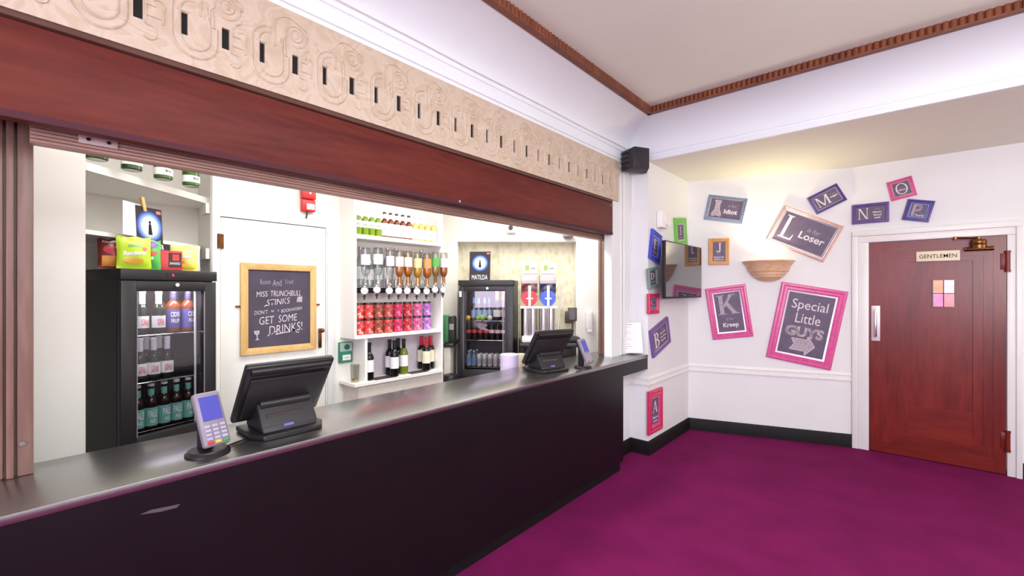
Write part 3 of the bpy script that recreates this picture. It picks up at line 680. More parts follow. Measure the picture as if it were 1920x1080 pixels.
picture('blue-grey framed print of an ornate letter I and the word Idiot', [(1329,363.5),(1402,372.8),(1392,420),(1320,410.4)], 'seg', blueg, 0.13,
        lay(('P', [(-.36,.42),(-.16,.42),(-.2,.28),(-.19,-.05),(-.12,-.28),(-.12,-.42),(-.24,-.36),(-.4,-.42),(-.4,-.28),(-.33,-.08),(-.32,.28)], 1, 0, 0, 0), ('L', [(-.36,.42),(-.32,.28),(-.33,-.08),(-.4,-.28),(-.4,-.42),(-.24,-.36),(-.12,-.42),(-.12,-.28),(-.19,-.05),(-.2,.28),(-.16,.42),(-.36,.42)], .004, 0, 0, 0), ('T', 'is for', .2, .2, .26, .14, 1, 0, .25), ('T', 'Idiot', .18, -.12, .42, .24, 0, .03)), silver)
picture('small orange framed print of the letter J beside the sconce', [(1329,446.9),(1367.6,446),(1367.6,496.3),(1328.5,496.3)], 'seg', orange, 0.2,
        lay(('G', 'J', 0, .2, .4, .5), ('T', 'is for', 0, -.16, .3, .06, 1), ('T', 'Jeopardy', 0, -.3, .84, .11, 0, .03), ('T', 'Jailtime', 0, -.42, .8, .1, 0, .03)))
picture('large rose framed print reading L is for Loser, tilted over the sconce', [(1471.7,385.2),(1583.7,423.7),(1543.9,492.2),(1437.4,448.7)], 'seg', copper, 0.11,
        lay(('G', 'L', -.3, .02, .27, .78), ('T', 'is for', .16, .16, .26, .15, 1, 0, .25), ('T', 'Loser', .18, -.07, .5, .24, 0, .02)), silver, slip=False)
picture('violet framed print of the letter M tilted above the Loser print', [(1513.7,370.9),(1568.9,343.1),(1589.8,374),(1533,401.5)], 'seg', violet, 0.16,
        lay(('G', 'M', -.16, 0, .56, .76), ('T', 'is for', .3, .2, .2, .1, 1), ('T', 'maggot', .3, -.02, .32, .16, 0, .03)), silver)
picture('purple framed print of the letter N above the door corner', [(1597.2,384.5),(1667,377),(1667.5,415.6),(1597.7,420.4)], 'door', purple, 0.15,
        lay(('G', 'N', -.24, 0, .36, .76), ('T', 'is for', .24, .28, .16, .09, 1), ('T', 'Nitwit-', .24, .06, .3, .13, 0, .03), ('T', 'faced', .24, -.14, .26, .13, 0, .03), ('T', 'twit', .24, -.34, .2, .13, 0, .03)), violet)
picture('pink and rose framed print of a round letter O, topmost over the door', [(1661.6,341.5),(1708.9,329.7),(1720.7,364),(1672.4,377)], 'door', pink, 0.17,
        lay(('G', 'O', 0, 0, .72, .86), ('T', 'is for', 0, .1, .2, .08, 1), ('T', 'Obvious', 0, -.08, .42, .13, 0, .03)), copper)
picture('blue framed print of the letter P tilted over the door', [(1702.5,372.6),(1754.6,376.4),(1741,416.7),(1691,411.3)], 'door', violet, 0.2,
        lay(('L', [(-.34,-.44),(-.34,.44),(.02,.44),(.14,.36),(.16,.2),(.1,.04),(-.02,-.02),(-.2,-.02)], .004, 1, 0, 0), ('L', [(-.22,-.44),(-.22,.4)], .003, 1, 0, 0), ('L', [(-.28,-.44),(-.28,.4)], .003, 1, 0, 0), ('L', [(-.2,.34),(0,.34),(.07,.22),(.02,.08),(-.2,.06)], .003, 1, 0, 0), ('T', 'is for', .26, -.2, .2, .07, 1), ('T', 'Putrid', .16, -.36, .5, .16, 0, .02)), skyb)
picture('pink framed print reading K is for Kreep', [(1322.4,541.4),(1398.1,532.2),(1412.8,630),(1337,638)], 'seg', pink, 0.18,
        lay(('G', 'K', 0, .2, .82, .5, 1), ('T', 'is for', 0, -.17, .28, .08, 1), ('T', 'Kreep', 0, -.34, .6, .15, 0, .03)), silver)
picture('largest pink framed print reading Special Little GUYS with an arrow', [(1466.4,527.9),(1591.3,547.3),(1558,695),(1436.9,669)], 'seg', pink, 0.15,
        lay(('T', 'Special', 0, .3, .78, .2), ('T', 'Little', .02, .1, .54, .16), ('T', 'GUYS', 0, -.12, .84, .17, 1, .05), ('T', 'GUYS', 0, -.12, .82, .15, 0, .0),
            ('P', [(-.24,-.24),(.1,-.24),(.1,-.18),(.28,-.33),(.1,-.48),(.1,-.42),(-.24,-.42),(-.16,-.33)], 1, 0, 0, 0), ('L', [(-.24,-.24),(.1,-.24),(.1,-.18),(.28,-.33),(.1,-.48),(.1,-.42),(-.24,-.42),(-.16,-.33),(-.24,-.24)], .005, 0, 0, 0)), silver)
picture('crimson framed print of the letter A low under the dado rail', [(1218,735),(1244.4,725.9),(1243.7,803.3),(1218.8,817.4)], 'side', crimson, 0.26,
        lay(('G', 'A', 0, .16, .8, .46), ('T', 'is for', 0, -.16, .5, .06, 1), ('T', 'Absurd', 0, -.26, .8, .1, 0, .03), ('T', 'Adult', 0, -.4, .7, .08, 0, .03)), pink)
picture('lilac framed print of the letter B with lines of chalk text', [(1220.5,620.7),(1254,594),(1258.5,640.7),(1227.6,673)], 'side', purple, 0.16,
        lay(('G', 'B', -.24, -.02, .34, .8), ('T', 'is for', .22, .3, .26, .08, 1), ('T', 'Beastly', .22, .12, .4, .12, 0, .03), ('T', 'Boring', .22, -.08, .38, .12, 0, .03), ('T', 'Bully', .22, -.28, .34, .12, 0, .03)), silver)
picture('small crimson framed print of the letter C under the grey-green frame', [(1218,551),(1237.4,550.3),(1236.7,587.3),(1218,589.7)], 'side', crimson, 0.22,
        lay(('G', 'C', 0, .12, .7, .56, 1), ('T', 'Cruel', 0, -.36, .8, .12)), pink)
picture('small grey-green framed print of the letter D beside the screen', [(1216.3,503.5),(1234.6,500),(1235.6,537),(1219.8,543.3)], 'side', teal, 0.18,
        lay(('G', 'D', 0, .14, .62, .5), ('T', 'Dimwit', 0, -.3, .8, .14)), silver)
picture('bright blue framed print hanging tilted beside the top of the screen', [(1226,428.5),(1243,442.2),(1237.5,494.7),(1219.4,483.8)], 'side', blue, 0.24,
        lay(('G', 'E', 0, .14, .6, .5), ('T', 'Eejit', 0, -.32, .7, .12)), skyb)
picture('lime green framed print peeping out above the screen', [(1267,409.2),(1288,407.3),(1290,461),(1270,462)], 'side', lime, 0.24,
        lay(('G', 'I', 0, .1, .4, .6, 1), ('T', 'is for', 0, -.36, .5, .08)), silver)

# television on a bracket
tx = -1.70; a, b = at_x(1247, 450, tx), at_x(1315, 561, tx)
tv = thing('television', 'flat wall-mounted television with a dark glossy screen reflecting the sconce', 'television', (PX + 0.002, (a.y + b.y)/2, (a.z + at_x(1247, 560, tx).z)/2), PI/2)
TW, TH_ = b.y - a.y, a.z - at_x(1247, 560, tx).z; d = tx - PX
part('casing', MB().box(-TW/2, TW/2, -d, -d + 0.035, -TH_/2, TH_/2, 0, 0.004), 'black', tv)
part('screen', MB().box(-TW/2 + 0.012, TW/2 - 0.012, -d - 0.0015, -d + 0.002, -TH_/2 + 0.018, TH_/2 - 0.012), mk('tv_screen_glass', (0.02, 0.018, 0.022), 0.04, spec=1.0, coat=0.6, var=0), tv)
m = MB(); m.box(-0.15, 0.15, -0.012, 0, -0.12, 0.12); m.box(-0.05, 0.05, -d + 0.034, -0.01, -0.04, 0.04); part('wall_bracket', m, 'black_r', tv)

# sconce
p = on_plane(1440, 505, C1, SN); zt = on_plane(1440, 489, C1 + SN*0.2, SN).z
sc_ = thing('wall_sconce', 'half-bowl wall light of veined tan stone glowing upwards', 'lamp', (p.x, p.y, zt), SA)
prof = [(0, -0.215), (0.07, -0.209), (0.112, -0.19), (0.128, -0.170), (0.146, -0.168), (0.150, -0.144), (0.170, -0.141), (0.174, -0.114), (0.194, -0.110), (0.215, -0.05), (0.236, -0.012), (0.25, -0.004), (0.252, 0.008), (0.238, 0.008), (0.2, -0.03), (0.14, -0.1), (0.0, -0.15)]
part('bowl', MB().lathe(prof, 24, (0, 0, 0), 0, None, PI, 2*PI), 'bowl', sc_)
part('bulb', MB().ball((0, -0.15, -0.06), 0.03), mk('lit_bulb', (1, 0.9, 0.7), 0.4, emit=((1, 0.86, 0.6), 8)), sc_)
l = bpy.data.lights.new('sconce_light', 'SPOT'); l.spot_size = math.radians(150); l.spot_blend = 1.0; l.energy = 19; l.color = (1, 0.87, 0.52); l.shadow_soft_size = 0.04
o = bpy.data.objects.new('sconce_light', l); C.objects.link(o); o.parent = sc_; o.location = (0, -0.15, 0.0); o.rotation_euler = (PI + math.radians(14), 0, 0)

# speaker, cable conduit, sounder
p = at_x(1189, 305, -1.93)
sp = thing('loudspeaker', 'dark faceted loudspeaker in the corner under the cornice', 'loudspeaker', (-1.95, p.y, p.z), math.radians(62))
m = MB(); A = [(-.11, -.02), (.11, -.02), (.08, -.14), (-.08, -.14)]
m.prism([(-.12, .0, -.095), (.12, .0, -.095), (.125, -.05, -.105), (.085, -.15, -.08), (-.085, -.15, -.08), (-.125, -.05, -.105)], (0, 0, 0.19), 0, 0.008); part('cabinet', m, 'black_r', sp)
m = MB()
for k in range(4): m.box(-.13, -.03, -.10, -.0, -.075 + k*.045, -.05 + k*.045, 0, 0.004)
part('grille_rib', m, 'black_r', sp)
part('bracket', MB().box(-.03, .03, -.0, .06, -.05, .05), 'black_r', sp)
zt, zb = at_y(1188, 322, PY).z, at_y(1185, 392, PY).z; xx = at_y(1187, 350, PY).x
m = MB(); m.box(xx - 0.008, xx + 0.008, PY - 0.016, PY, zb, 2.86, 0, 0.003)
cd = solo('cable_conduit', m, 'white', 'thin white cable conduit running down the pilaster from the loudspeaker', 'cable conduit')
part('cable', MB().tube([(xx, PY - 0.004, zb), (xx - 0.006, PY - 0.006, zb - 0.05), (xx - 0.006, PY - 0.004, CT + 0.3)], 0.003, 6), 'white', cd)
p = at_x(1247, 413, PX + 0.04)
m = MB(); m.box(PX, PX + 0.06, p.y - 0.12, p.y + 0.04, p.z - 0.085, p.z + 0.085, 0, 0.01)
sd = solo('alarm_sounder', m, 'white', 'small white box sounder on the side wall above the blue frame', 'sounder')
part('sounder_disc', MB().cyl((PX + 0.058, p.y + 0.0, p.z), (PX + 0.075, p.y + 0.0, p.z), 0.06, 20), 'white', sd)

cv = MB(); cv.tube([(BX + 0.030, -2.5 + k*.4, 2.992 + .003*math.sin(k*2.1)) for k in range(17)] + [(BX + 0.035, PY - .08, 2.985)], 0.004, 6)
solo('cove_cable', cv, 'white', 'thin white cable clipped along the cove above the carved band', 'cable')
# menu sheet leaning at the end of the counter
q = at_z(1188, 662, CT)
m = MB(); m.box(-0.105, 0.105, -0.0015, 0, 0, 0.297)
mn = solo('menu_sheet', m, 'paper', 'white printed sheet leaning on the pilaster at the counter end', 'menu', (-1.985, PY - 0.09, CT + 0.0125), math.radians(14), smooth=0)
mn.rotation_euler = (math.radians(-9), math.radians(-4), math.radians(26))
t = MB()
for k in range(11):
    t.face([(-0.085, -0.0022, 0.255 - k*0.021), (-0.085 + [0.09, 0.05, 0.075][k % 3], -0.0022, 0.255 - k*0.021), (-0.085 + [0.09, 0.05, 0.075][k % 3], -0.0022, 0.258 - k*0.021), (-0.085, -0.0022, 0.258 - k*0.021)])
t.face([(-0.085, -0.0022, 0.277), (0.02, -0.0022, 0.277), (0.02, -0.0022, 0.283), (-0.085, -0.0022, 0.283)])
part('printed_text', t, 'ink', mn, None, 0)
q = at_z(1134, 661, CT)
m = MB(); m.box(-0.07, 0.07, -0.03, 0.03, 0, 0.022, 0, 0.008); m.box(-0.03, 0.05, -0.02, 0.02, 0.02, 0.032, 0, 0.006)
solo('bottle_opener', m, 'black', 'low black gadget lying on the far end of the bar counter', 'gadget', (q.x, q.y, CT + 0.001), math.radians(80))

# ================================================================== tills and card readers
def till(label, loc, rz):
    r = thing('till', label, 'till', loc, rz)
    m = MB(); m.prism([(-.155, -.03, 0.0), (-.12, -.105, 0), (.12, -.105, 0), (.155, -.03, 0), (.15, .15, 0), (-.15, .15, 0)], (0, 0, 0.022), 0, 0.006); part('foot_plate', m, 'black', r)
    m = MB(); m.prism([(-.115, -.075, .022), (-.115, .13, .022), (-.115, .12, .06), (-.115, .02, .135), (-.115, -.005, .135), (-.115, -.06, .045)], (.23, 0, 0), 0, 0.008)
    st = part('stand', m, 'black_r', r)
    part('badge', MB().box(-.028, .012, -.0665, -.062, .036, .046, mat=Matrix.Translation((0, 0, 0))), colm(120, 110, 190), st, None, 35, 'small shiny badge')
    m = MB(); m.box(-.09, .06, -.043, -.034, .075, .092, mat=Matrix.Translation((0, 0.002, 0))); part('customer_display', m, colm(70, 66, 62, 0.2), st)
    part('hinge_bar', MB().cyl((-.105, 0.0, .128), (.105, 0.0, .128), .022, 16), 'black', r)
    Q = Matrix.Translation((0, 0.09, 0.045)) @ Matrix.Rotation(math.radians(36), 4, 'X')
    m = MB(); m.box(-.185, .185, -.0, .034, 0, .325, 0, 0.012, 3, Q); scn = part('monitor_casing', m, 'black', r)
    m = MB(); m.box(-.16, .16, -.014, .002, .03, .26, 0, 0.006, 2, Q); part('back_cover', m, 'black_r', scn)
    m = MB(); m.cyl(Q @ Vector((-.165, -.001, .30)), Q @ Vector((.165, -.001, .30)), .017, 14); part('top_ridge', m, 'black', scn)
    m = MB(); m.box(-.165, .165, .0335, .036, .02, .305, 0, 0, 2, Q); part('touch_screen', m, 'screen_on', scn, None, 35, 'lit touch screen facing the staff side')
    return r
till('black touch-screen till on the bar counter in front of the chalkboard', (-2.07, 0.815, CT + 0.001), PI/2)
till('black touch-screen till near the far end of the bar counter', (-2.08, 2.80, CT + 0.001), PI/2 - math.radians(16))

def card_reader(label, loc, rz, s=1.0):
    r = thing('card_reader', label, 'card reader', loc, rz); r.scale = (s, s, s)
    m = MB(); m.lathe([(0, 0), (.066, 0), (.066, .006), (.058, .012), (.056, .016), (.03, .02), (0, .02)], 28); part('foot', m, 'black', r)
    m = MB(); m.box(-.022, .022, .0, .03, .015, .19, 0, 0.006); part('pole', m, 'black_r', r)
    Q = Matrix.Translation((0.0, -0.055, 0.035)) @ Matrix.Rotation(math.radians(-24), 4, 'X')
    m = MB(); m.box(-.034, .034, .012, .03, .03, .17, 0, 0.006, 2, Q); part('cradle', m, 'black_r', r)
    m = MB(); m.box(-.042, .042, -.012, .014, 0, .185, 0, 0.009, 3, Q); bd = part('body', m, 'greyplastic', r)
    m = MB(); m.box(-.032, .032, -.0135, -.010, .085, .168, 0, 0.001, 1, Q); part('display', m, 'screen_on', bd, None, 35, 'lit blue display')
    for i in range(5):
        for j in range(3):
            m = MB(); x = -.024 + j*.024; z = .066 - i*.0135; m.box(x - .009, x + .009, -.0155, -.011, z - .0048, z + .0048, 0, 0.001, 1, Q)
            part('key', m, colm(170, 164, 190) if i < 4 else (colm(200, 40, 60), colm(220, 190, 60), colm(50, 150, 80))[j], bd, None, 35, None if i < 4 else ('red key', 'yellow key', 'green key')[j])
    return r
q = at_z(390, 850, CT)
card_reader('grey card reader on a black stand beside the nearer till', (q.x, q.y, CT + 0.001), math.radians(104), 1.12)
q = at_z(1093, 689, CT)
card_reader('grey card reader on a black stand beside the further till', (q.x, q.y, CT + 0.001), math.radians(92), 1.12)
m = MB(); m.tube([(-2.0, 0.56, CT + 0.006), (-2.02, 0.60, CT + 0.006), (-2.04, 0.64, CT + 0.006), (-2.08, 0.68, CT + 0.008)], 0.004, 6)
solo('power_cable', m, 'black', 'short black cable lying on the counter between card reader and till', 'cable')
# shelf under the staff side of the counter, with a paper roll and a tumbler standing on it
lp(MB().box(-2.66, -2.30, 2.6, 3.4, 0.84, 0.862), 'staff_shelf', 'steel', ctr, (-2.1, 1.3, 0))
q = at_x(955, 680, -2.47)
m = MB(); m.lathe([(.022, 0), (.072, 0), (.076, .004), (.076, .206), (.072, .21), (.022, .21), (.022, 0)], 28)
pr = solo('paper_roll', m, mk('lilac_paper', lin(222, 208, 236), 0.7), 'pale lilac paper towel roll standing behind the counter edge beside the far till', 'paper roll', (q.x, q.y, 0.863))
q = at_x(977, 680, -2.5)
solo('tumbler', MB().lathe([(0, 0), (.03, 0), (.037, .17), (.034, .19), (0, .185)], 18), 'cream', 'small cream tumbler standing behind the counter beside the paper roll', 'tumbler', (q.x, q.y, 0.863))
# ================================================================== bottles
def bottle(R, H, body, sh, nr, glassm, labm=None, lab=(0.2, 0.6), cap='black', capz=0.92, neckm=None, neck=(0.7, 0.85), txt=None, txtm='dark', liquid=None, ltop=0.6, lfrom=None, lip=True, n=18):
    p = Proto()
    prof = [(0, 0.002), (R*0.85, 0), (R, H*0.015), (R, H*body), (R*0.94, H*(body + (sh-body)*0.3)), ((R+nr)/2, H*(body + (sh-body)*0.72)), (nr*1.05, H*sh), (nr, H*capz)]
    if lip: prof += [(nr*1.15, H*capz), (nr*1.15, H*(capz + .01))]
    prof.append((0, H*(capz + .01)))
    g = p.add('glass_body', MB().lathe(prof, n), glassm)
    if liquid is not None and lfrom is not None:
        lp_ = [(0, H*lfrom), (R*.96, H*lfrom)] + [(r*.95, z) for r, z in prof[3:8] if z > H*lfrom]; lp_.append((0, lp_[-1][1] + .0005)); p.add('drink', MB().lathe(lp_, n), liquid, g)
    elif liquid is not None:
        k = 0.965
        lp_ = [(0, 0.004), (R*0.9, 0.004), (R*k, H*.02)]
        for r, z in prof[3:7]:
            if z < H*ltop: lp_.append((r*k, z))
        rr = lp_[-1][0]; lp_ += [(rr*0.99, H*ltop if H*ltop > lp_[-1][1] else lp_[-1][1] + .001), (0, (H*ltop if H*ltop > lp_[-1][1] else lp_[-1][1] + .001))]
        p.add('drink', MB().lathe(lp_, n), liquid, g)
    if labm is not None:
        z0, z1 = H*lab[0], H*lab[1]; r = R + 0.0006
        lb = p.add('label', MB().lathe([(r - .0004, z0), (r, z0 + .0005), (r, z1 - .0005), (r - .0004, z1)], n), labm, g)
        if txt:
            mt = MB()
            for body_, cz, wd, ht in txt: wrap_text(mt, body_, r + 0.0012, H*cz, wd, ht)
            p.add('label_text', mt, txtm, lb, 0)
    if neckm is not None:
        z0, z1 = H*neck[0], H*neck[1]; rr = nr*1.12 if z0 >= H*sh*0.98 else nr*1.45
        p.add('neck_label', MB().lathe([(rr*0.98, z0), (rr, z0 + .001), (nr*1.1, z1), (nr*1.05, z1 + .0005)], n), neckm, g)
    if cap: p.add('cap', MB().lathe([(0, H*capz*0.99), (nr*1.22, H*capz*0.99), (nr*1.25, H*capz), (nr*1.2, H), (0, H)], n), cap)
    return p
brownglass = colm(40, 26, 20, 0.08); darkgreen = colm(22, 30, 20, 0.08); blackglass = colm(20, 17, 18, 0.08)
ciderglass = colm(122, 58, 30, 0.1); amberglass = colm(112, 44, 16, 0.12); greenglass = colm(60, 110, 30, 0.1)
P_ale = bottle(.0315, .255, .56, .74, .0135, brownglass, 'teal', (.06, .47), colm(210, 206, 204), .955, 'teal', (.73, .88), [('PALE', .33, .045, .04), ('ALE', .17, .026, .02)], 'paper')
P_lager = bottle(.0315, .245, .52, .70, .0135, darkgreen, 'paper', (.14, .42), colm(220, 216, 224), .955, colm(226, 222, 232), (.70, .94), [('STELLA', .31, .036, .018), ('ARTOIS', .23, .036, .018)], 'red')
P_cider = bottle(.036, .245, .62, .78, .0145, ciderglass, colm(92, 84, 150), (.10, .56), colm(60, 50, 90), .94, colm(70, 60, 100), (.80, .92), [('CIDER', .44, .05, .03), ('FRUIT', .28, .044, .024)], 'paper')
P_champ = bottle(.0445, .32, .50, .72, .0155, colm(46, 66, 24, .1), 'paper', (.075, .28), colm(190, 160, 90), .93, colm(190, 160, 90), (.72, .92), [('Brut', .14, .03, .014)], 'dark')
P_champg = bottle(.0445, .32, .50, .72, .0155, colm(58, 92, 26, .1), 'paper', (.065, .19), colm(190, 160, 90), .93, colm(190, 160, 90), (.72, .92), [('Brut', .14, .03, .014)], 'dark')
P_foil = bottle(.042, .31, .50, .70, .0155, blackglass, colm(236, 228, 214), (.12, .36), colm(226, 164, 84), .93, colm(226, 164, 84), (.66, .92))
P_foilp = bottle(.042, .31, .50, .70, .0155, colm(120, 50, 50, .1), colm(236, 220, 214), (.12, .36), colm(226, 150, 110), .93, colm(226, 160, 120), (.66, .92))
P_green = bottle(.0275, .215, .60, .74, .0125, colm(112, 142, 18, .12), 'paper', (.30, .56), colm(236, 236, 230), .95, colm(240, 240, 236), (.74, .94), [('lime', .42, .03, .02)], colm(120, 160, 90))
P_amber = bottle(.028, .22, .60, .74, .0125, amberglass, 'paper', (.07, .56), colm(84, 52, 34), .93, colm(240, 236, 230), (.75, .92), [('fruit', .36, .03, .02)], 'ink')
P_clear = bottle(.0295, .22, .60, .74, .0125, colm(226, 188, 104, .12), 'paper', (.08, .50), colm(216, 208, 214), .93, colm(240, 238, 236), (.75, .92))
P_wine = bottle(.038, .31, .58, .74, .0145, blackglass, 'paper', (.22, .54), colm(26, 22, 26), .95, colm(30, 26, 30), (.74, .95))
P_wineg = bottle(.038, .31, .58, .74, .0145, colm(104, 116, 40, .1), 'paper', (.22, .54), colm(26, 22, 26), .95, colm(30, 26, 30), (.74, .95))
P_winer = bottle(.038, .31, .58, .74, .0145, blackglass, colm(240, 232, 206), (.22, .58), colm(200, 40, 60), .95, colm(200, 40, 60), (.72, .95))
P_cola = bottle(.029, .195, .48, .72, .0125, colm(34, 20, 18, .1), colm(200, 70, 74), (.36, .54), colm(190, 60, 60), .94, n=16)
P_colaw = bottle(.029, .195, .48, .72, .0125, colm(34, 20, 18, .1), colm(226, 196, 200), (.36, .54), colm(70, 60, 60), .94, n=16)
P_water = bottle(.030, .24, .5, .72, .0125, gbot(150, 170, 190, .1), colm(150, 180, 214), (.1, .45), colm(90, 130, 190), .93, colm(130, 170, 216), (.74, .92), n=16)
P_tonic = bottle(.027, .165, .55, .76, .0115, colm(120, 140, 150, .15), colm(120, 150, 190), (.12, .5), colm(210, 208, 206), .94, n=16)
P_can = Proto(); P_can.add('can_body', MB().lathe([(0, .004), (.022, 0), (.026, .008), (.026, .115), (.022, .13), (.021, .132), (0, .128)], 18), colm(226, 222, 216, .3, .3)); P_can.add('printed_band', MB().lathe([(.0262, .03), (.0264, .03), (.0264, .085), (.0262, .085)], 18), colm(178, 176, 178, .4))
P_canp = Proto(); P_canp.add('can_body', MB().lathe([(0, .004), (.022, 0), (.026, .008), (.026, .115), (.022, .13), (.021, .132), (0, .128)], 18), colm(226, 222, 216, .3, .3)); P_canp.add('printed_band', MB().lathe([(.0262, .03), (.0264, .03), (.0264, .085), (.0262, .085)], 18), colm(222, 180, 190, .4))

# ================================================================== the two bottle fridges
glass_door = glass('fridge_glass', (0.90, 0.90, 0.92), 0.05)
def fridge(label, loc, rz, W, D, H, gx0, gx1, gz0, gz1, shelves, hinge_left=True):
    r = thing('bottle_fridge', label, 'fridge', loc, rz); t = 0.03
    m = MB(); m.box(-W/2, -W/2 + t, .045, D, 0.02, H - .06); m.box(W/2 - t, W/2, .045, D, 0.02, H - .06); m.box(-W/2, W/2, D - t, D, 0.02, H - .06); m.box(-W/2 + t, W/2 - t, .045, D - t, .02, max(.06, gz0 - .05)); m.box(-W/2 + t, W/2 - t, .045, D - t, H - .10, H - .06)
    part('cabinet', m, 'fridge', r)
    m = MB(); e = .0015; m.box(-W/2 + t, -W/2 + t + e, .05, D - t - e, gz0 - .05, H - .10); m.box(W/2 - t - e, W/2 - t, .05, D - t - e, gz0 - .05, H - .10); m.box(-W/2 + t, W/2 - t, D - t - e, D - t, gz0 - .05, H - .10)
    part('liner', m, 'fridge_in', r)
    m = MB(); m.box(-W/2 - .004, W/2 + .004, -.004, D, H - .06, H, 0, .004); part('top_panel', m, 'fridge', r)
    m = MB(); m.box(-W/2, gx0, 0, .04, .1, H - .066, 0, .003); m.box(gx1, W/2, 0, .04, .1, H - .066, 0, .003); m.box(gx0, gx1, 0, .04, gz1, H - .066, 0, .003); m.box(gx0, gx1, 0, .04, .1, gz0, 0, .003)
    d = part('door', m, 'fridge', r)
    part('glass_pane', MB().box(gx0 - .004, gx1 + .004, .018, .024, gz0 - .004, gz1 + .004), glass_door, d)
    m = MB(); g = .004
    m.box(gx0, gx0 + g, -.001, .006, gz0, gz1); m.box(gx1 - g, gx1, -.001, .006, gz0, gz1); part('glazing_trim', m, 'greyplastic', d)
    part('lock', MB().cyl((.02, 0, H - .085), (.02, -.012, H - .085), .011, 14), 'chrome', d)
    m = MB(); m.cyl((gx1 - .028, .05, gz0), (gx1 - .028, .05, gz1), .006, 10); part('lamp_tube', m, 'white', r)
    for z in shelves:
        m = MB(); m.tube([(-W/2 + t + .004, .06, z - .004), (W/2 - t - .004, .06, z - .004)], .004, 6); m.tube([(-W/2 + t + .004, D - .05, z - .004), (W/2 - t - .004, D - .05, z - .004)], .004, 6)
        k = -W/2 + t + .01
        while k < W/2 - t: m.tube([(k, .06, z - .0025), (k, D - .05, z - .0025)], .0018, 4); k += .022
        part('wire_shelf', m, 'chrome', r)
    return r
fz = math.radians(106.1); FR = Vector((-3.25, .865, 0)); FL = FR - Vector((-0.277, .96, 0))*.49; FC = (FR + FL)/2
f1 = fridge('tall black glass-door fridge holding beer and cider behind the nearer card reader', FC, fz, .49, .44, 1.722, -.175, .178, .80, 1.60, (.81, 1.085, 1.352))
m = MB(); m.box(-.03, .06, -.006, -.002, 1.682, 1.704); cp = part('control_panel', m, 'black', f1)
t = MB(); put_text(t, '5', .0, 1.693, .009, .014, -.0068); part('display_digit', t, 'led', cp, None, 0, 'red glowing digit')
l = bpy.data.lights.new('fridge_light', 'AREA'); l.shape = 'RECTANGLE'; l.size = .3; l.size_y = .04; l.energy = 1.2; l.color = (.95, .93, 1)
o = bpy.data.objects.new('fridge_light', l); C.objects.link(o); o.parent = f1; o.location = (0, .065, 1.60); o.rotation_euler = (math.radians(18), 0, 0)
def inside(F_, p, lbl, cat, grp, loc, name='beer_bottle', jit=.25):
    c_, s_ = math.cos(F_.rotation_euler.z), math.sin(F_.rotation_euler.z); x, y, z = loc; a = F_.location
    return p.put(name, lbl, cat, (a.x + x*c_ - y*s_, a.y + x*s_ + y*c_, a.z + z), F_.rotation_euler.z + random.uniform(-jit, jit), grp)
NE = 'tall beer fridge'
for i, x in enumerate((-.126, -.060, .006, .072, .138)):
    inside(f1, P_ale, '%s of the front row of teal-labelled ale bottles in the beer fridge' % nth(i, 5), 'bottle', 'pale ale bottles', (x, .10, .8115))
for i, x in enumerate((-.09, -.02, .045, .11)):
    inside(f1, P_ale, 'pale ale bottle in the back row on the bottom shelf, %s' % nth(i, 4), 'bottle', 'pale ale bottles', (x, .18, .8115))
for i, x in enumerate((-.115, -.047, .021)):
    inside(f1, P_lager, '%s of the front lager bottles on the beer fridge middle shelf' % nth(i, 3), 'bottle', 'lager bottles', (x, .10, 1.0865))
for i, x in enumerate((-.115, -.047, .021)):
    inside(f1, P_lager, 'white-necked lager bottle in the middle shelf back row, %s' % nth(i, 3), 'bottle', 'lager bottles', (x, .18, 1.0865))
for i, (x, y) in enumerate(((-.022, .10), (-.085, .14), (-.125, .21), (-.04, .25))):
    inside(f1, P_lager, 'lager bottle on the top shelf of the %s, %s from the front' % (NE, ('first', 'second', 'third', 'fourth')[i]), 'bottle', 'lager bottles', (x, y, 1.3535), jit=.1)
for i, (x, y) in enumerate(((.062, .12), (.14, .11), (.04, .22), (.125, .20))):
    inside(f1, P_cider, ('front amber cider bottle with purple label, beside the lagers', 'front amber cider bottle with purple label, nearest the door edge', 'rear amber cider bottle on the top shelf, behind the lager side', 'rear amber cider bottle on the top shelf, by the door edge')[i], 'bottle', 'cider bottles', (x, y, 1.3535), 'cider_bottle')

fz2 = TH - math.radians(8)
P2 = E(-.275, 4.60)
f2 = fridge('black glass-door fridge at the far end of the bar with soft drinks', P2, fz2, .575, .40, 1.715, -.235, .205, .78, 1.60, (.80, 1.085, 1.29))
m = MB(); m.box(-.28, -.255, -.0015, -.0002, 1.54, 1.60); part('price_sticker', m, 'paper', f2, None, 0, 'small white sticker')
l = bpy.data.lights.new('fridge_light', 'AREA'); l.shape = 'RECTANGLE'; l.size = .4; l.size_y = .04; l.energy = .4; l.color = (1, .97, .95)
o = bpy.data.objects.new('fridge_light', l); C.objects.link(o); o.parent = f2; o.location = (0, .065, 1.60); o.rotation_euler = (math.radians(18), 0, 0)
FE = 'far end fridge'
for i, (x, y) in enumerate(((-.16, .16), (-.10, .13), (-.04, .15), (.0, .2))):
    inside(f2, P_water, 'blue-topped water bottle on the top shelf of the %s, %s' % (FE, nth(i, 4)), 'bottle', 'blue-topped water bottles', (x, y, 1.2915), 'water_bottle')
inside(f2, P_foil, 'dark sparkling wine bottle with gold foil in the far end fridge', 'bottle', 'sparkling wine in the far fridge', (.10, .13, 1.2915), 'sparkling_wine_bottle')
inside(f2, P_foilp, 'pink sparkling wine bottle with copper foil in the far end fridge', 'bottle', 'sparkling wine in the far fridge', (.19, .13, 1.2915), 'sparkling_wine_bottle')
inside(f2, P_foil, 'dark sparkling wine bottle with gold foil behind the front pair', 'bottle', 'sparkling wine in the far fridge', (.145, .23, 1.2915), 'sparkling_wine_bottle')
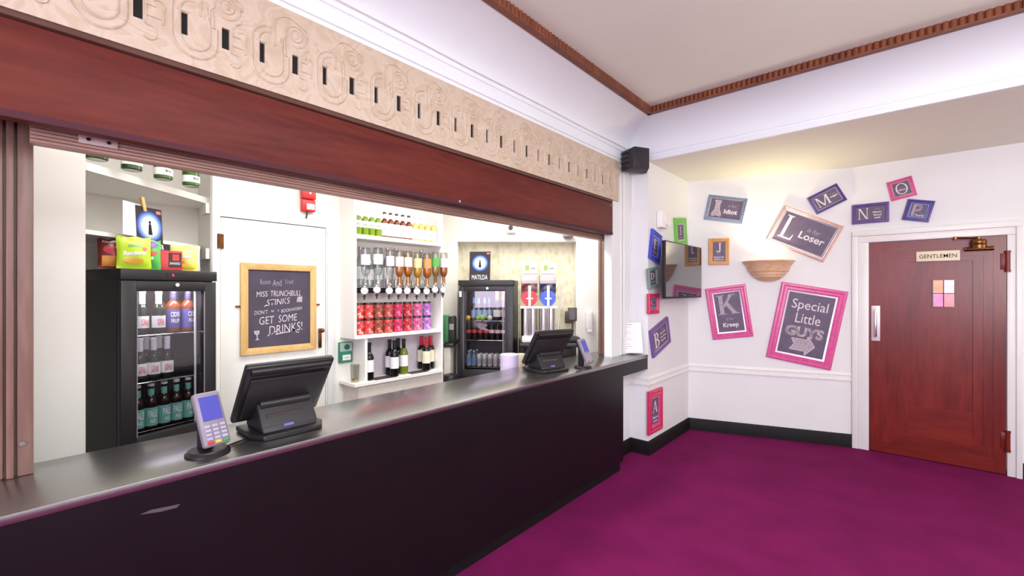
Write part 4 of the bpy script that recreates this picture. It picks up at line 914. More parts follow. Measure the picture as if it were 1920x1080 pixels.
for nm, lb, cc, x, r_ in (('lemon', 'yellow lemon on the top shelf of the far end fridge', (236, 190, 70), -.205, .026), ('lime', 'green lime beside the lemon in the far end fridge', (130, 190, 50), -.10, .024), ('lime', 'stacked green lime before the water bottles in the far end fridge', (150, 200, 60), -.052, .03), ('lemon', 'pale cut lemon next to the limes in the far end fridge', (226, 214, 150), .03, .027)):
    p = Proto(); mm = MB(); mm.ball((0, 0, r_), r_, (1, 1, 1), 0, 16); p.add('peel', mm, colm(*cc, .5)); mm = MB(); mm.cyl((0, 0, r_*1.96), (0, 0, r_*2.08), r_*.15, 8); p.add('stem_end', mm, colm(110, 120, 50))
    inside(f2, p, lb, 'fruit', None, (x, .085, 1.2915), nm)
for i in range(7):
    inside(f2, P_cola if i < 4 else P_colaw, '%s of the front cola bottles on the middle shelf' % nth(i, 7), 'bottle', 'cola bottles', (-.205 + i*.063, .11, 1.0865), 'cola_bottle')
for i in range(6):
    inside(f2, P_cola, 'cola bottle in the second row on the middle shelf, %s' % nth(i, 6), 'bottle', 'cola bottles', (-.175 + i*.063, .18, 1.0865), 'cola_bottle')
for i, (x, y) in enumerate(((-.205, .12), (-.15, .12), (-.203, .20), (-.138, .21))):
    inside(f2, P_tonic, 'small tonic bottle on the bottom shelf of the %s, %s' % (FE, ('front outer', 'front inner', 'rear outer', 'rear inner')[i]), 'bottle', 'tonic bottles', (x, y, .8015), 'tonic_bottle')
for i in range(5):
    inside(f2, P_canp if i == 3 else P_can, '%s of the front mixer cans on the bottom shelf%s' % (nth(i, 5), ', with a pink band' if i == 3 else ''), 'can', 'mixer cans', (-.092 + i*.0585, .11, .8015), 'drink_can')
for i in range(5):
    inside(f2, P_can, 'mixer can in the second row on the bottom shelf, %s' % nth(i, 5), 'can', 'mixer cans', (-.085 + i*.0585, .175, .8015), 'drink_can')

# ================================================================== corner shelves over the beer fridge
sd_ = Vector((-.64, .768, 0))
def corner_shelf(z, th, a, label):
    b = a + sd_*0.0
    m = MB(); m.prism([a, a + Vector((-.62, .745, 0)), (-3.795, .93, 0), (-3.795, .60, 0), (-3.60, -.10, 0)], (0, 0, th)); bmesh.ops.translate(m.bm, verts=m.bm.verts, vec=(0, 0, z - th))
    return solo('corner_shelf', m, 'shelf', label, 'shelf', smooth=0)
A0 = Vector((-2.93, .155, 0))
s1 = corner_shelf(2.236, .04, A0, 'white diagonal corner shelf carrying the sparkling wine bottles')
s2 = corner_shelf(1.914, .022, A0 - Vector((.768, .64, 0))*.07, 'white diagonal corner shelf between the beer fridge and the wine shelf')
for s_, z in ((s1, 2.196), (s2, 1.888)):
    q = A0 + Vector((-.60, .73, 0)); part('bracket', MB().box(q.x - .1, q.x + .02, q.y - .01, q.y + .012, z - .07, z), 'shelf', s_)
for i, (u, v) in enumerate(((181, 300), (247, 320), (306, 337), (358, 350))):
    q = at_z(u, v, 2.236); (P_champ if i < 2 else P_champg).put('champagne_bottle', '%s of the four sparkling wine bottles on the corner shelf' % nth(i, 4), 'bottle', (q.x, q.y, 2.2365), fz + .1, 'sparkling wine on the corner shelf')

# flyers with the blue glowing disc (plain figure)
glow = radial('flyer_print', [(0, lin(240, 246, 255)), (.50, lin(222, 234, 252)), (.66, lin(140, 176, 240)), (.82, lin(70, 100, 196)), (.93, lin(34, 40, 84)), (1.0, lin(34, 30, 36))], .096)
def flyer(label, loc, rz, lean, w_, h_, ctr_, txt, tz, tx_, tw, tht, xo=0.0):      # ctr_: height of the disc above the foot
    r = thing('flyer', label, 'flyer', loc, rz); r.rotation_euler = (lean, 0, rz)
    pn = link('sheet', MB().box(-w_/2 + xo, w_/2 + xo, -.0012, .0012, -ctr_, h_ - ctr_).done('sheet', [glow], 0), r, (0, 0, ctr_))
    m = MB(); y = -.002
    m.face([(-.013, y, -.048), (.015, y, -.048), (.008, y, .014), (-.008, y, .014)])
    m.face([(.008*math.cos(k*PI/5), y, .024 + .009*math.sin(k*PI/5)) for k in range(10)])
    part('printed_figure', m, 'dark', pn, None, 0)
    t = MB(); put_text(t, txt, tx_, tz, tw, tht, -.0022); part('lettering', t, 'paper', pn, None, 0)
    part('corner_tag', MB().box(w_/2 + xo - .04, w_/2 + xo - .008, -.0022, -.0013, h_ - ctr_ - .03, h_ - ctr_ - .012), colm(206, 120, 130), pn, None, 0)
    return r
ftop = 1.722
def on_line(u, a, b):                                    # where the sight line of column u crosses a plan line
    n = Vector((b.y - a.y, a.x - b.x, 0)); d = ray(u, 546); d.z = 0; return d*(a.dot(n)/d.dot(n))
SA_, SB_ = A0, A0 + Vector((-.62, .745, 0))
nrm_ = Vector((.768, .64, 0))
q = on_line(283, SA_, SB_) + nrm_*.006
rzf = math.radians(129.8)
fl = flyer('dark flyer with a blue glowing disc pegged up behind the snack bags', (q.x, q.y, ftop + .001), rzf, math.radians(-3), .175, .36, .25, 'da', -.105, .055, .075, .040)
q2 = q + Vector((.64, -.768, 0))*.05 - nrm_*.004
wp = solo('paper_sheet', MB().box(-.13, .10, 0, .0012, .178, .362), 'paper', 'blank white sheet hanging behind the blue flyer on the beer fridge', 'paper', (q2.x, q2.y, ftop + .004), rzf, smooth=0); wp.rotation_euler = (math.radians(-3), math.radians(3), rzf)
q3 = q2 + Vector((-.005, -.0, 0))
pg = solo('clothes_peg', MB().box(-.010, .010, -.009, .0, -.03, .05, 0, .002).box(-.009, .009, .0012, .009, -.03, .05, 0, .002), 'pine', 'little wooden clothes peg clipped to the sheet over the blue flyer', 'peg', (q2.x - .018, q2.y + .0, ftop + .362), rzf)
pg.rotation_euler = (math.radians(-3), math.radians(-10), rzf)
q = E(-.345, 4.72)
flyer('dark flyer with a blue glowing disc standing on the far end fridge', (q.x, q.y, 1.7165), TH - .1, math.radians(-6), .225, .31, .185, 'MATILDA', -.152, 0, .17, .05)

# snack bags and boxes on the beer fridge
def f1at(u, y):                                          # point on the fridge top at local depth y in picture column u
    c_, s_ = math.cos(fz), math.sin(fz); a = FC + Vector((-s_*y, c_*y, 0)); return on_line(u, a, a + Vector((c_, s_, 0)))
def bag(label, u, y, w_, h_, th, base, prints, rz=0.0, lean=-6, name='snack_bag'):
    q = f1at(u, y)
    r = thing(name, label, 'snack bag', (q.x, q.y, ftop + .001), fz - .25 + rz); r.rotation_euler = (math.radians(lean), 0, fz - .25 + rz)
    def f(side):
        def g(a, b):
            k = (max(0, math.sin(PI*a))**.6)*(max(0, math.sin(PI*min(1, max(0, (b - .05)/.9))))**.6)
            wob = .006*math.sin(9*a + 5*b) * k
            return ((a - .5)*w_*(1 - .04*math.sin(PI*b)), side*(th/2*k + wob*.5 + .0006), b*h_ + .004*math.sin(14*a)*(b > .9))
        return g
    m = MB(); m.grid(f(-1), 16, 16); m.grid(f(1), 16, 16); bmesh.ops.remove_doubles(m.bm, verts=m.bm.verts, dist=.0015)
    bdy = part('bag_film', m, base, r); g = f(-1)
    for nm, mt, pts, tx in prints:                       # printed areas pressed onto the front film
        m = MB()
        if pts is not None:
            if len(pts) == 4: x0, z0, x1, z1 = pts; fn = lambda a, b: (x0 + (x1-x0)*a, z0 + (z1-z0)*b)
            else:                                        # oval print
                cx, cz, rx, rz_, _ = pts; fn = lambda a, b: (cx + rx*b*math.cos(2*PI*a), cz + rz_*b*math.sin(2*PI*a)*(1 + .18*math.sin(6*PI*a)))
            m.grid(lambda a, b: (g(*fn(a, b))[0], g(*fn(a, b))[1] - .0012 - (.0005 if len(pts) == 5 else 0), g(*fn(a, b))[2]), 20 if len(pts) == 5 else 8, 6)
        if tx:
            body_, cx, cz, tw, tht, ang = tx; me, X0, X1, Y0, Y1 = text_mesh(body_, 0.15, 0.03); ca, sa = math.cos(ang), math.sin(ang)
            def ff(p):
                a, b = ((p.x - (X0+X1)/2)/(X1-X0))*tw, ((p.y - (Y0+Y1)/2)/(Y1-Y0))*tht; a, b = a*ca - b*sa, a*sa + b*ca
                h = g(cx + a, cz + b); return (h[0], h[1] - .0026, h[2])
            m.mesh(me, ff)
        part(nm, m, mt, bdy, None, 20)
    return r
bag('maroon and orange crisp packet, first in the row on the beer fridge', 212, .10, .125, .160, .045, colm(112, 44, 34, .25), [('orange_print', colm(222, 150, 50, .3), (.12, .05, .9, .42), None), ('pink_print', colm(206, 70, 90, .3), (.5, .62, .34, .16, 0), None), ('lettering', 'paper', None, ('CRISPS', .4, .9, .5, .07, 0))], .0)
bag('large lime green sweet bag standing on the beer fridge', 252, .02, .15, .176, .05, colm(186, 216, 50, .25), [('orange_print', colm(226, 170, 60, .3), (.46, .24, .3, .09, 0), None), ('green_print', colm(120, 176, 90, .3), (.32, .66, .72, .74), None), ('pink_print', colm(226, 120, 90, .3), (.8, .62, .08, .07, 0), None), ('lettering', 'paper', None, ('Randoms', .5, .48, .68, .14, .08))], .0)
bag('narrow green sweet bag beside the lime green bag', 284, .03, .085, .166, .04, colm(86, 186, 84, .25), [('purple_print', colm(120, 70, 170, .3), (.5, .84, .36, .12, 0), None), ('red_print', colm(220, 90, 70, .3), (.55, .55, .3, .08, 0), None), ('white_print', 'paper', (.12, .32, .6, .42), None)], -.15)
q = f1at(320, .012)
bx = thing('sweet_box', 'small red and black box of sweets between the green and yellow bags', 'box', (q.x, q.y, ftop + .001), fz - .35)
part('carton', MB().box(-.062, .055, 0, .05, 0, .112, 0, .003), colm(222, 66, 70, .35), bx)
pn = part('dark_panel', MB().box(-.01, .05, -.0012, 0, .015, .10), colm(60, 40, 44), bx)
part('printed_patch', MB().box(.008, .04, -.0022, -.0012, .055, .092), colm(206, 70, 60), pn); t = MB(); put_text(t, 'sweets', .02, .04, .048, .016, -.0014); part('lettering', t, 'paper', pn, None, 0)
bag('pale yellow sweet bag leaning at the end of the beer fridge row', 346, .05, .14, .158, .05, colm(232, 216, 130, .25), [('orange_print', colm(222, 150, 40, .3), (.06, .1, .5, .34), None), ('lemon_print', colm(236, 226, 80, .3), (.66, .18, .28, .12, 0), None), ('lettering', 'paper', None, ('Skips', .5, .5, .5, .14, .1))], -.25, -10)
bag('white and purple bag behind the pale yellow sweet bag', 352, .14, .13, .162, .045, colm(222, 214, 232, .3), [('purple_print', colm(112, 84, 176, .3), (.45, .84, .4, .12, 0), None)], -.2)

# ================================================================== chalkboard, alarm, call point
a, b, c_, d_ = at_x(452, 492, BW + .02), at_x(594, 498, BW + .02), at_x(592, 655, BW + .02), at_x(449, 667, BW + .02)
cy, cz = (a.y + b.y)/2, (a.z + b.z + c_.z + d_.z)/4; bw, bh = b.y - a.y, (a.z + b.z - c_.z - d_.z)/2
cb = thing('chalkboard', 'pine framed chalkboard with handwritten white lettering hanging on the staff door', 'chalkboard', (BW - .006, cy, cz), PI/2)
m = MB(); fw = .048
m.prism([(-bw/2, 0, -bh/2), (-bw/2 + fw, 0, -bh/2 + fw), (-bw/2 + fw, 0, bh/2 - fw), (-bw/2, 0, bh/2)], (0, -.022, 0), 0, .002); part('stile', m, 'pine', cb); m = MB(); m.prism([(bw/2, 0, -bh/2), (bw/2 - fw, 0, -bh/2 + fw), (bw/2 - fw, 0, bh/2 - fw), (bw/2, 0, bh/2)], (0, -.022, 0), 0, .002); part('stile', m, 'pine', cb)
m = MB(); m.prism([(-bw/2, 0, -bh/2), (-bw/2 + fw, 0, -bh/2 + fw), (bw/2 - fw, 0, -bh/2 + fw), (bw/2, 0, -bh/2)], (0, -.022, 0), 0, .002); part('rail', m, 'pinex', cb); m = MB(); m.prism([(-bw/2, 0, bh/2), (-bw/2 + fw, 0, bh/2 - fw), (bw/2 - fw, 0, bh/2 - fw), (bw/2, 0, bh/2)], (0, -.022, 0), 0, .002); part('rail', m, 'pinex', cb)
sl = part('slate', MB().box(-bw/2 + fw*.9, bw/2 - fw*.9, -.012, -.001, -bh/2 + fw*.9, bh/2 - fw*.9), 'slate', cb)
iw, ih = bw - 2*fw, bh - 2*fw; t = MB(); y = -.0128
def row(t_, nm='chalk_line'): part(nm, t_, ['chalk', 'chalk2'], sl, None, 0); return MB()
def hand(s, u, v, w_, h_, mi=0, sh=.15, ang=.06, bold=-.01): put_text(t, s, (u/936 - .49)*iw*1.07, (.5 - v/1080)*ih*1.04, w_/936*iw*1.08, h_/1080*ih, y, mi, sh, bold, ang)
hand('Room', 250, 180, 140, 70, 1); hand('And', 410, 190, 130, 90, 1); hand('Trod', 580, 175, 120, 60, 1)
t = row(t); hand('MISS', 205, 345, 150, 75); hand('TRUNCHBULL', 540, 335, 430, 80, 0, .2, .02); t = row(t); hand('STINKS', 430, 450, 330, 85, 0, .25, .1)
t = row(t); hand("DON'T", 195, 590, 180, 55); hand('BE', 350, 578, 40, 24); hand('A', 425, 572, 26, 24); hand('BOOKWORM', 620, 565, 300, 46, 0, .1, .12)
t = row(t); hand('GET', 270, 700, 200, 105); hand('SOME', 565, 680, 270, 100); t = row(t); hand('DRINKS!', 540, 820, 480, 120, 0, .15, .1)
L_ = lambda pts, w_: lay(('L', [((u/936 - .49)*1.07, (.5 - v/1080)*1.04) for u, v in pts], w_, 0, 0, 0))(t, iw, ih, y)
t = row(t); L_([(390, 900), (500, 882), (600, 872)], .003); t = row(t, 'chalk_stroke'); L_([(280, 915), (310, 885)], .003); t = row(t, 'chalk_stroke'); L_([(235, 512), (270, 490)], .0025); t = row(t, 'chalk_stroke'); L_([(660, 830), (690, 885), (730, 890)], .0025); t = row(t, 'chalk_stroke'); L_([(300, 900), (420, 850)], .0025)
t = row(t, 'chalk_stroke'); L_([(105, 840), (165, 840), (160, 875), (140, 888), (115, 875), (105, 840)], .003); L_([(140, 888), (142, 950)], .0025); L_([(118, 955), (165, 950)], .0025)
lay(('P', [((u/936 - .49)*1.07, (.5 - v/1080)*1.04) for u, v in ((110, 850), (165, 850), (158, 885), (122, 885))], 1, 0, 0, 0))(t, iw, ih, y)
t = row(t, 'chalk_drawing'); lay(('P', [((u/936 - .49)*1.07, (.5 - v/1080)*1.04) for u, v in ((705, 385), (780, 378), (775, 460), (690, 460))], 1, 0, 0, 0))(t, iw, ih, y)
L_([(712, 395), (770, 390), (765, 450), (702, 450), (712, 395)], .002)
row(t, 'chalk_drawing')
for s in (-1, 1): part('hook', MB().cyl((s*bw/2, -.008, .02), (s*(bw/2 + .03), -.008, .02), .007, 8), 'brass', cb)

p = at_x(575, 376, BW)
al = thing('fire_alarm', 'red double fire alarm box on the wall above the staff door', 'fire alarm', (BW, p.y, p.z), PI/2)
m = MB(); m.box(-.052, .052, -.05, 0, .005, .095, 0, .006); part('sounder_box', m, 'red', al)
m = MB(); m.box(-.05, .05, -.045, 0, -.09, 0, 0, .006); b2 = part('call_box', m, 'red', al)
part('white_panel', MB().box(-.018, .042, -.0465, -.044, -.075, -.03), 'white', b2); part('indicator', MB().box(.0, .014, -.052, -.049, .045, .058), 'white', al)
part('cable', MB().tube([(-.005, -.02, -.09), (-.008, -.02, -.12), (-.012, -.015, -.145)], .006, 6), 'black', al)
p = at_x(645, 660, BW)
cpt = thing('call_point', 'green emergency break-glass box on the wall beneath the drinks unit', 'call point', (BW, p.y, p.z), PI/2)
part('box', MB().box(-.055, .055, -.035, 0, -.085, .085, 0, .005), 'greenp', cpt)
part('clear_cover', MB().box(-.052, .052, -.037, -.0352, .01, .08), colm(160, 190, 180, .2), cpt); part('button', MB().cyl((.005, -.036, .045), (.005, -.046, .045), .022, 18), colm(40, 90, 70), cpt)
wl = part('white_window', MB().box(-.03, .04, -.037, -.0352, -.065, -.02), 'paper', cpt); t = MB(); put_text(t, 'OPEN', .005, -.043, .045, .014, -.038); part('lettering', t, 'ink', wl, None, 0)
# ================================================================== drinks unit
UF, Y0, Y1 = -3.27, 1.816, 2.725
un = thing('drinks_unit', 'white shelf unit behind the bar with bottles, optics and a wine shelf', 'shelf unit', (BW, (Y0 + Y1)/2, 0)); off = (BW, (Y0 + Y1)/2, 0)
lp(MB().box(BW + .001, UF, Y0, Y0 + .022, 1.2445, 2.74), 'side_panel', 'shelf', un, off, None, 0)
lp(MB().box(BW + .001, UF, Y1 - .022, Y1, 0.0, 2.74), 'side_panel', 'shelf', un, off, None, 0)
lp(MB().box(BW + .001, BW + .012, Y0 + .022, Y1 - .022, 1.244, 2.74), 'back_panel', 'shelf', un, off, None, 0)
lp(MB().box(BW + .012, UF + .004, Y0 + .022, Y1 - .022, 2.024, 2.058), 'shelf', 'shelf', un, off, None, 0)
lp(MB().box(BW + .001, UF + .006, Y0, Y1 - .022, 1.216, 1.244), 'shelf', 'shelf', un, off, None, 0)
YW = 1.914
lp(MB().box(BW + .001, UF - .005, YW, YW + .022, .862, 1.216), 'inner_panel', 'shelf', un, off, None, 0)
lp(MB().box(BW + .001, BW + .012, YW + .022, Y1 - .022, .862, 1.216), 'wine_back_panel', colm(226, 214, 226, .5), un, off, None, 0)
lp(MB().box(BW + .001, UF + .03, Y0 - .01, Y1 - .022, .838, .862), 'wine_shelf', 'shelf', un, off, None, 0)
lp(MB().box(BW + .001, UF + .01, Y0 + .03, Y1 - .022, 0, .838), 'base_cabinet', colm(226, 216, 206, .5), un, off, None, 0)
m = MB(); m.box(UF - .05, UF - .03, Y0 + .022, Y1 - .022, 1.585, 1.63); lp(m, 'optic_rail', 'black', un, off)
def cnt(n, kind): return ['%s of the %s' % (nth(i, n), kind) for i in range(n)]
XS = -3.33
for pr, us, lb, grp, nm in ((P_green, (672, 685, 697, 709), 'lime green bottles on the top shelf', 'lime green bottles', 'cider_bottle'), (P_amber, (721, 732.3, 743.6, 755, 766.4), 'amber bottles on the top shelf', 'amber bottles', 'cider_bottle'), (P_clear, (778, 789.5, 801, 812.5), 'pale yellow bottles on the top shelf', 'pale yellow bottles', 'soda_bottle')):
    for u, s in zip(us, cnt(len(us), lb)):
        q = at_x(u, 430, XS); pr.put(nm, s, 'bottle', (XS, q.y, 2.0585), PI/2 - .4, grp)
# jars stacked in two rows
def jar(c1, c2):
    p = Proto(); R, H = .0395, .130
    b = p.add('jar_body', MB().lathe([(0, 0), (R*.96, 0), (R, .005), (R, H*.86), (R*.92, H*.90), (0, H*.9)], 22), colm(*c1, .3))
    lbm = MB(); lbm.grid(lambda a, b_: ((R + .0008)*math.sin((a - .5)*3.2), -(R + .0008)*math.cos((a - .5)*3.2), H*(.06 + .70*b_)), 12, 1); p.add('printed_label', lbm, jar_print(c1, c2), b)
    p.add('lid', MB().lathe([(0, H*.82), (R*.95, H*.82), (R*.99, H*.85), (R*.99, H*.97), (R*.95, H), (0, H)], 22), colm(62, 54, 56, .25, .3)); return p
def jar_print(c1, c2):
    m, n, l, b = nodes('jar_print'); tc = n.new('ShaderNodeTexCoord'); a = n.new('ShaderNodeTexNoise'); a.inputs['Scale'].default_value = 38; a.inputs['Detail'].default_value = 2; a.inputs['Distortion'].default_value = .8
    l.new(tc.outputs['Object'], a.inputs['Vector']); cr = n.new('ShaderNodeValToRGB'); cr.color_ramp.interpolation = 'CONSTANT'; e = cr.color_ramp.elements
    e[0].position = 0; e[0].color = (*lin(*[int(v*.7) for v in c1]), 1); e[1].position = .42; e[1].color = (*lin(*c1), 1); x = e.new(.56); x.color = (*lin(*c2), 1); x = e.new(.66); x.color = (*lin(240, 214, 196), 1)
    l.new(a.outputs['Fac'], cr.inputs[0]); l.new(cr.outputs[0], b.inputs['Base Color']); b.inputs['Roughness'].default_value = .4; return m
JR = [jar((222, 60, 56), (236, 190, 176)), jar((226, 62, 60), (238, 150, 140)), jar((150, 70, 50), (214, 110, 96)), jar((190, 66, 60), (190, 120, 110)), jar((206, 40, 84), (230, 90, 140)), jar((190, 34, 50), (224, 110, 120)), jar((214, 90, 150), (236, 150, 160)), jar((178, 110, 196), (210, 170, 222))]
jn = ['scarlet', 'bright red', 'red-brown', 'brick red', 'cerise', 'deep red', 'pink', 'mauve']
UJ = [672.5 + 18.2*i for i in range(8)]
for row, z in (('bottom', 1.2445), ('upper', 1.3750)):
    for i, u in enumerate(UJ):
        q = at_x(u, 600, UF - .055); JR[i].put('drink_jar', '%s drink jar with dark lid in the %s row, %s' % (jn[i], row, nth(i, 8)), 'jar', (UF - .055, q.y, z), PI/2 - .45, 'drink jars under the optics', scale=(1, 1, 1))
# optics: bracket, chamber, disc, nozzle; the upturned bottle is a thing of its own
P_opt = Proto()
k = P_opt.add('bracket', MB().box(-.016, .016, -.012, .018, -.045, .05, 0, .004), 'chrome')
mm = MB(); mm.lathe([(0, -.03), (.017, -.03), (.02, -.02), (.02, .03), (.014, .045), (.012, .06), (0, .06)], 16, (0, -.022, 0)); P_opt.add('chamber', mm, gbot(214, 216, 214, .2), k)
mm = MB(); mm.cyl((0, -.042, 0), (0, -.050, 0), .031, 24); dk = P_opt.add('measure_disc', mm, 'white', k)
mm = MB(); mm.lathe([(.026, 0), (.031, 0), (.031, .002), (.026, .002)], 24, (0, -.050, 0), 0, Matrix.Rotation(PI/2, 4, 'X')); put_text(mm, '25', 0, .004, .018, .016, -.0515); P_opt.add('disc_print', mm, 'ink', dk, 0)
mm = MB(); mm.cyl((0, -.022, -.03), (0, -.022, -.075), .008, 10, 0, .005); mm.box(-.014, .014, -.034, -.010, -.052, -.044, 0, .002); P_opt.add('nozzle', mm, 'black', k)
SPK = [((236, 238, 238), None, (232, 234, 240), .036), ((226, 234, 232), None, (240, 240, 240), .038), ((240, 240, 238), None, (236, 232, 240), .034), ((240, 238, 234), (206, 128, 50), (240, 236, 230), .035), ((236, 226, 206), (214, 138, 44), (238, 226, 206), .036), ((240, 236, 214), (222, 170, 60), (226, 206, 150), .036), ((238, 230, 214), (212, 136, 48), (206, 150, 90), .038), ((226, 234, 222), (206, 140, 70), (90, 170, 80), .033), ((232, 232, 232), (200, 124, 50), (232, 228, 224), .035)]
SN_ = ['clear spirit bottle with white label', 'clear spirit bottle with tall body', 'clear spirit bottle with pale lilac label', 'bottle with amber spirit and white label', 'bottle with golden spirit half full', 'bottle with pale gold rum', 'bottle with amber whisky and tan label', 'bottle with green label and amber spirit', 'bottle with amber spirit beyond the unit edge']
UO = ((685.5, 545), (708.7, 543), (731.5, 545), (749, 545), (765, 545), (783, 546), (801, 546), (816.5, 543), (832, 543))
for i, (u, v) in enumerate(UO):
    xo = UF + .012 if i < 7 else UF + .04; q = at_x(u, v, xo); zc = q.z
    P_opt.put('spirit_optic', '%s spirit optic with a white disc on the optic rail' % nth(i, 9) if i < 8 else 'spirit optic overhanging the far edge of the drinks unit', 'spirit optic', (xo - .02 + .047*0, q.y, zc), PI/2 - .5, 'spirit optics')
    g, lq, lb, R = SPK[i]; H = .30
    pb = bottle(R, H, .60, .76, .014, gbot(*g, .07), colm(*lb, .5), (.18, .46), 'steel', .97, None, (.7, .8), None, 'dark', colm(*lq, .1) if lq else None, .5, (.22, .3, .25, .34, .2, .3, .15, .4, .45)[i] if lq else None)
    if lq: pass
    b_ = pb.put('spirit_bottle', 'upturned %s above its optic' % SN_[i], 'bottle', (xo + .0, q.y, zc + .052 + H*.98), 0, 'upturned spirit bottles', (PI, 0, PI/2 - .5))
# spirits standing behind the optics, only their tops show
for i, (u, h_, cc) in enumerate(((676, .34, (230, 232, 236)), (693, .30, (214, 226, 222)), (710, .33, (236, 236, 238)), (727, .35, (232, 230, 236)), (743, .35, (236, 234, 230)), (759, .32, (236, 220, 196)), (775, .30, (238, 234, 226)), (790, .36, (226, 230, 228)))):
    q = at_x(u, 500, -3.42); pb = bottle(.036, h_, .6, .78, .015, gbot(*cc, .09), colm(238, 236, 236, .5), (.2, .5), colm(196, 192, 192, .3, .5), .93)
    pb.put('spirit_bottle', 'clear spare spirit bottle standing behind the optics, %s' % nth(i, 8), 'bottle', (-3.42, q.y, 1.635), PI/2 - .5, 'spare spirit bottles')
lp(MB().box(BW + .012, -3.375, Y0 + .022, Y1 - .022, 1.615, 1.634), 'spirit_ledge', 'shelf', un, off, None, 0)
# wine
for pr, u, x, s in ((P_wine, 692, -3.32, 'dark wine bottle standing alone at the near end of the wine shelf'), (P_wine, 730.5, -3.40, 'dark wine bottle at the back of the middle wine group'), (P_wine, 739.5, -3.31, 'dark wine bottle at the front of the middle wine group'), (P_wine, 746.5, -3.43, 'dark wine bottle hidden behind the middle wine group'), (P_wineg, 757, -3.35, 'olive green wine bottle in the middle wine group'), (P_winer, 790.5, -3.44, 'red-capped wine bottle at the back of the far wine group'), (P_winer, 799.5, -3.33, 'red-capped wine bottle at the front of the far wine group'), (P_winer, 807, -3.38, 'red-capped wine bottle furthest along the wine shelf')):
    q = at_x(u, 680, x); pr.put('wine_bottle', s, 'bottle', (x, q.y, .8635), PI/2 - .5, 'wine bottles')
for u0, u1, s in ((700, 740, 'dark rubber bar mat under the middle wine bottles'), (768, 800, 'dark rubber bar mat under the far wine bottles')):
    a, b = at_x(u0, 700, -3.30), at_x(u1, 700, -3.30)
    solo('bar_mat', MB().box(-3.38, -3.262, a.y, b.y, .8622, .8632), colm(64, 58, 60, .7), s, 'bar mat', smooth=0)

q = at_z(664, 716, .862)
gl = solo('drinking_glass', MB().lathe([(0, 0), (.03, 0), (.036, .14), (.034, .14), (.028, .012), (0, .012)], 20), gbot(240, 240, 238, .1), 'clear drinking glass on the ledge at the near end of the drinks unit', 'glass', (-3.34, Y0 + .045, .8635))
part('drink', MB().lathe([(0, .013), (.027, .013), (.028, .03), (0, .03)], 16), colm(220, 190, 110, .2), gl)
# ================================================================== far end of the bar
def eb(mb, name, label, cat, mats, group=None): return solo(name, mb, mats, label, cat, group=group)
def ecounter(x0, x1, label):
    r = thing('back_counter', label, 'counter', E((x0 + x1)/2, 4.45), TH); w_ = (x1 - x0)/2
    part('top', MB().box(-w_, w_, 0, .49, 1.035, 1.075, 0, .004), 'black', r); return r, w_
r, w_ = ecounter(.075, .712, 'dark back counter carrying the juice dispenser')
part('leg', MB().box(-w_ + .01, -w_ + .04, .03, .06, 0, 1.035), 'black', r); part('back_board', MB().box(-w_, w_, .46, .485, 0, 1.035), colm(40, 34, 34), r)
for a, b in ((-.14, .02), (.05, .26)): part('door_panel', MB().box(a, b, .44, .459, .62, .97, 0, .004), colm(58, 46, 42), r)
r, w_ = ecounter(-.69, -.59, 'dark back counter end under the green bag')
part('base_unit', MB().box(-w_ + .0, w_ - .035, .03, .47, 0, 1.035), colm(222, 214, 206, .5), r)
m = MB(); m.box(-.10, .10, -.05, .05, 0, .14, 0, .02)
q = E(-.60, 4.34); solo('waste_bin', MB().lathe([(0, 0), (.06, 0), (.08, .74), (.07, .78), (0, .80)], 20), 'black', 'black round-topped bin standing on the floor below the green bag', 'bin', (q.x, q.y, .001))
q = E(-.69, 4.53)
bg = thing('insulated_bag', 'green and black upright bag on the dark back counter', 'bag', (q.x, q.y, 1.0765), TH - .1)
m = MB(); m.prism([(-.06, 0, 0), (.04, 0, 0), (.04, 0, .255), (.02, 0, .275), (-.05, 0, .275), (-.06, 0, .26)], (0, .12, 0), 0, .008); part('green_side', m, colm(54, 118, 70, .5), bg)
m = MB(); m.prism([(.041, 0, 0), (.10, 0, 0), (.10, 0, .25), (.085, 0, .27), (.041, 0, .262)], (0, .12, 0), 0, .006); part('black_side', m, 'black_r', bg); part('label_patch', MB().box(.05, .095, -.002, -.0005, .13, .19), colm(150, 146, 136), bg)
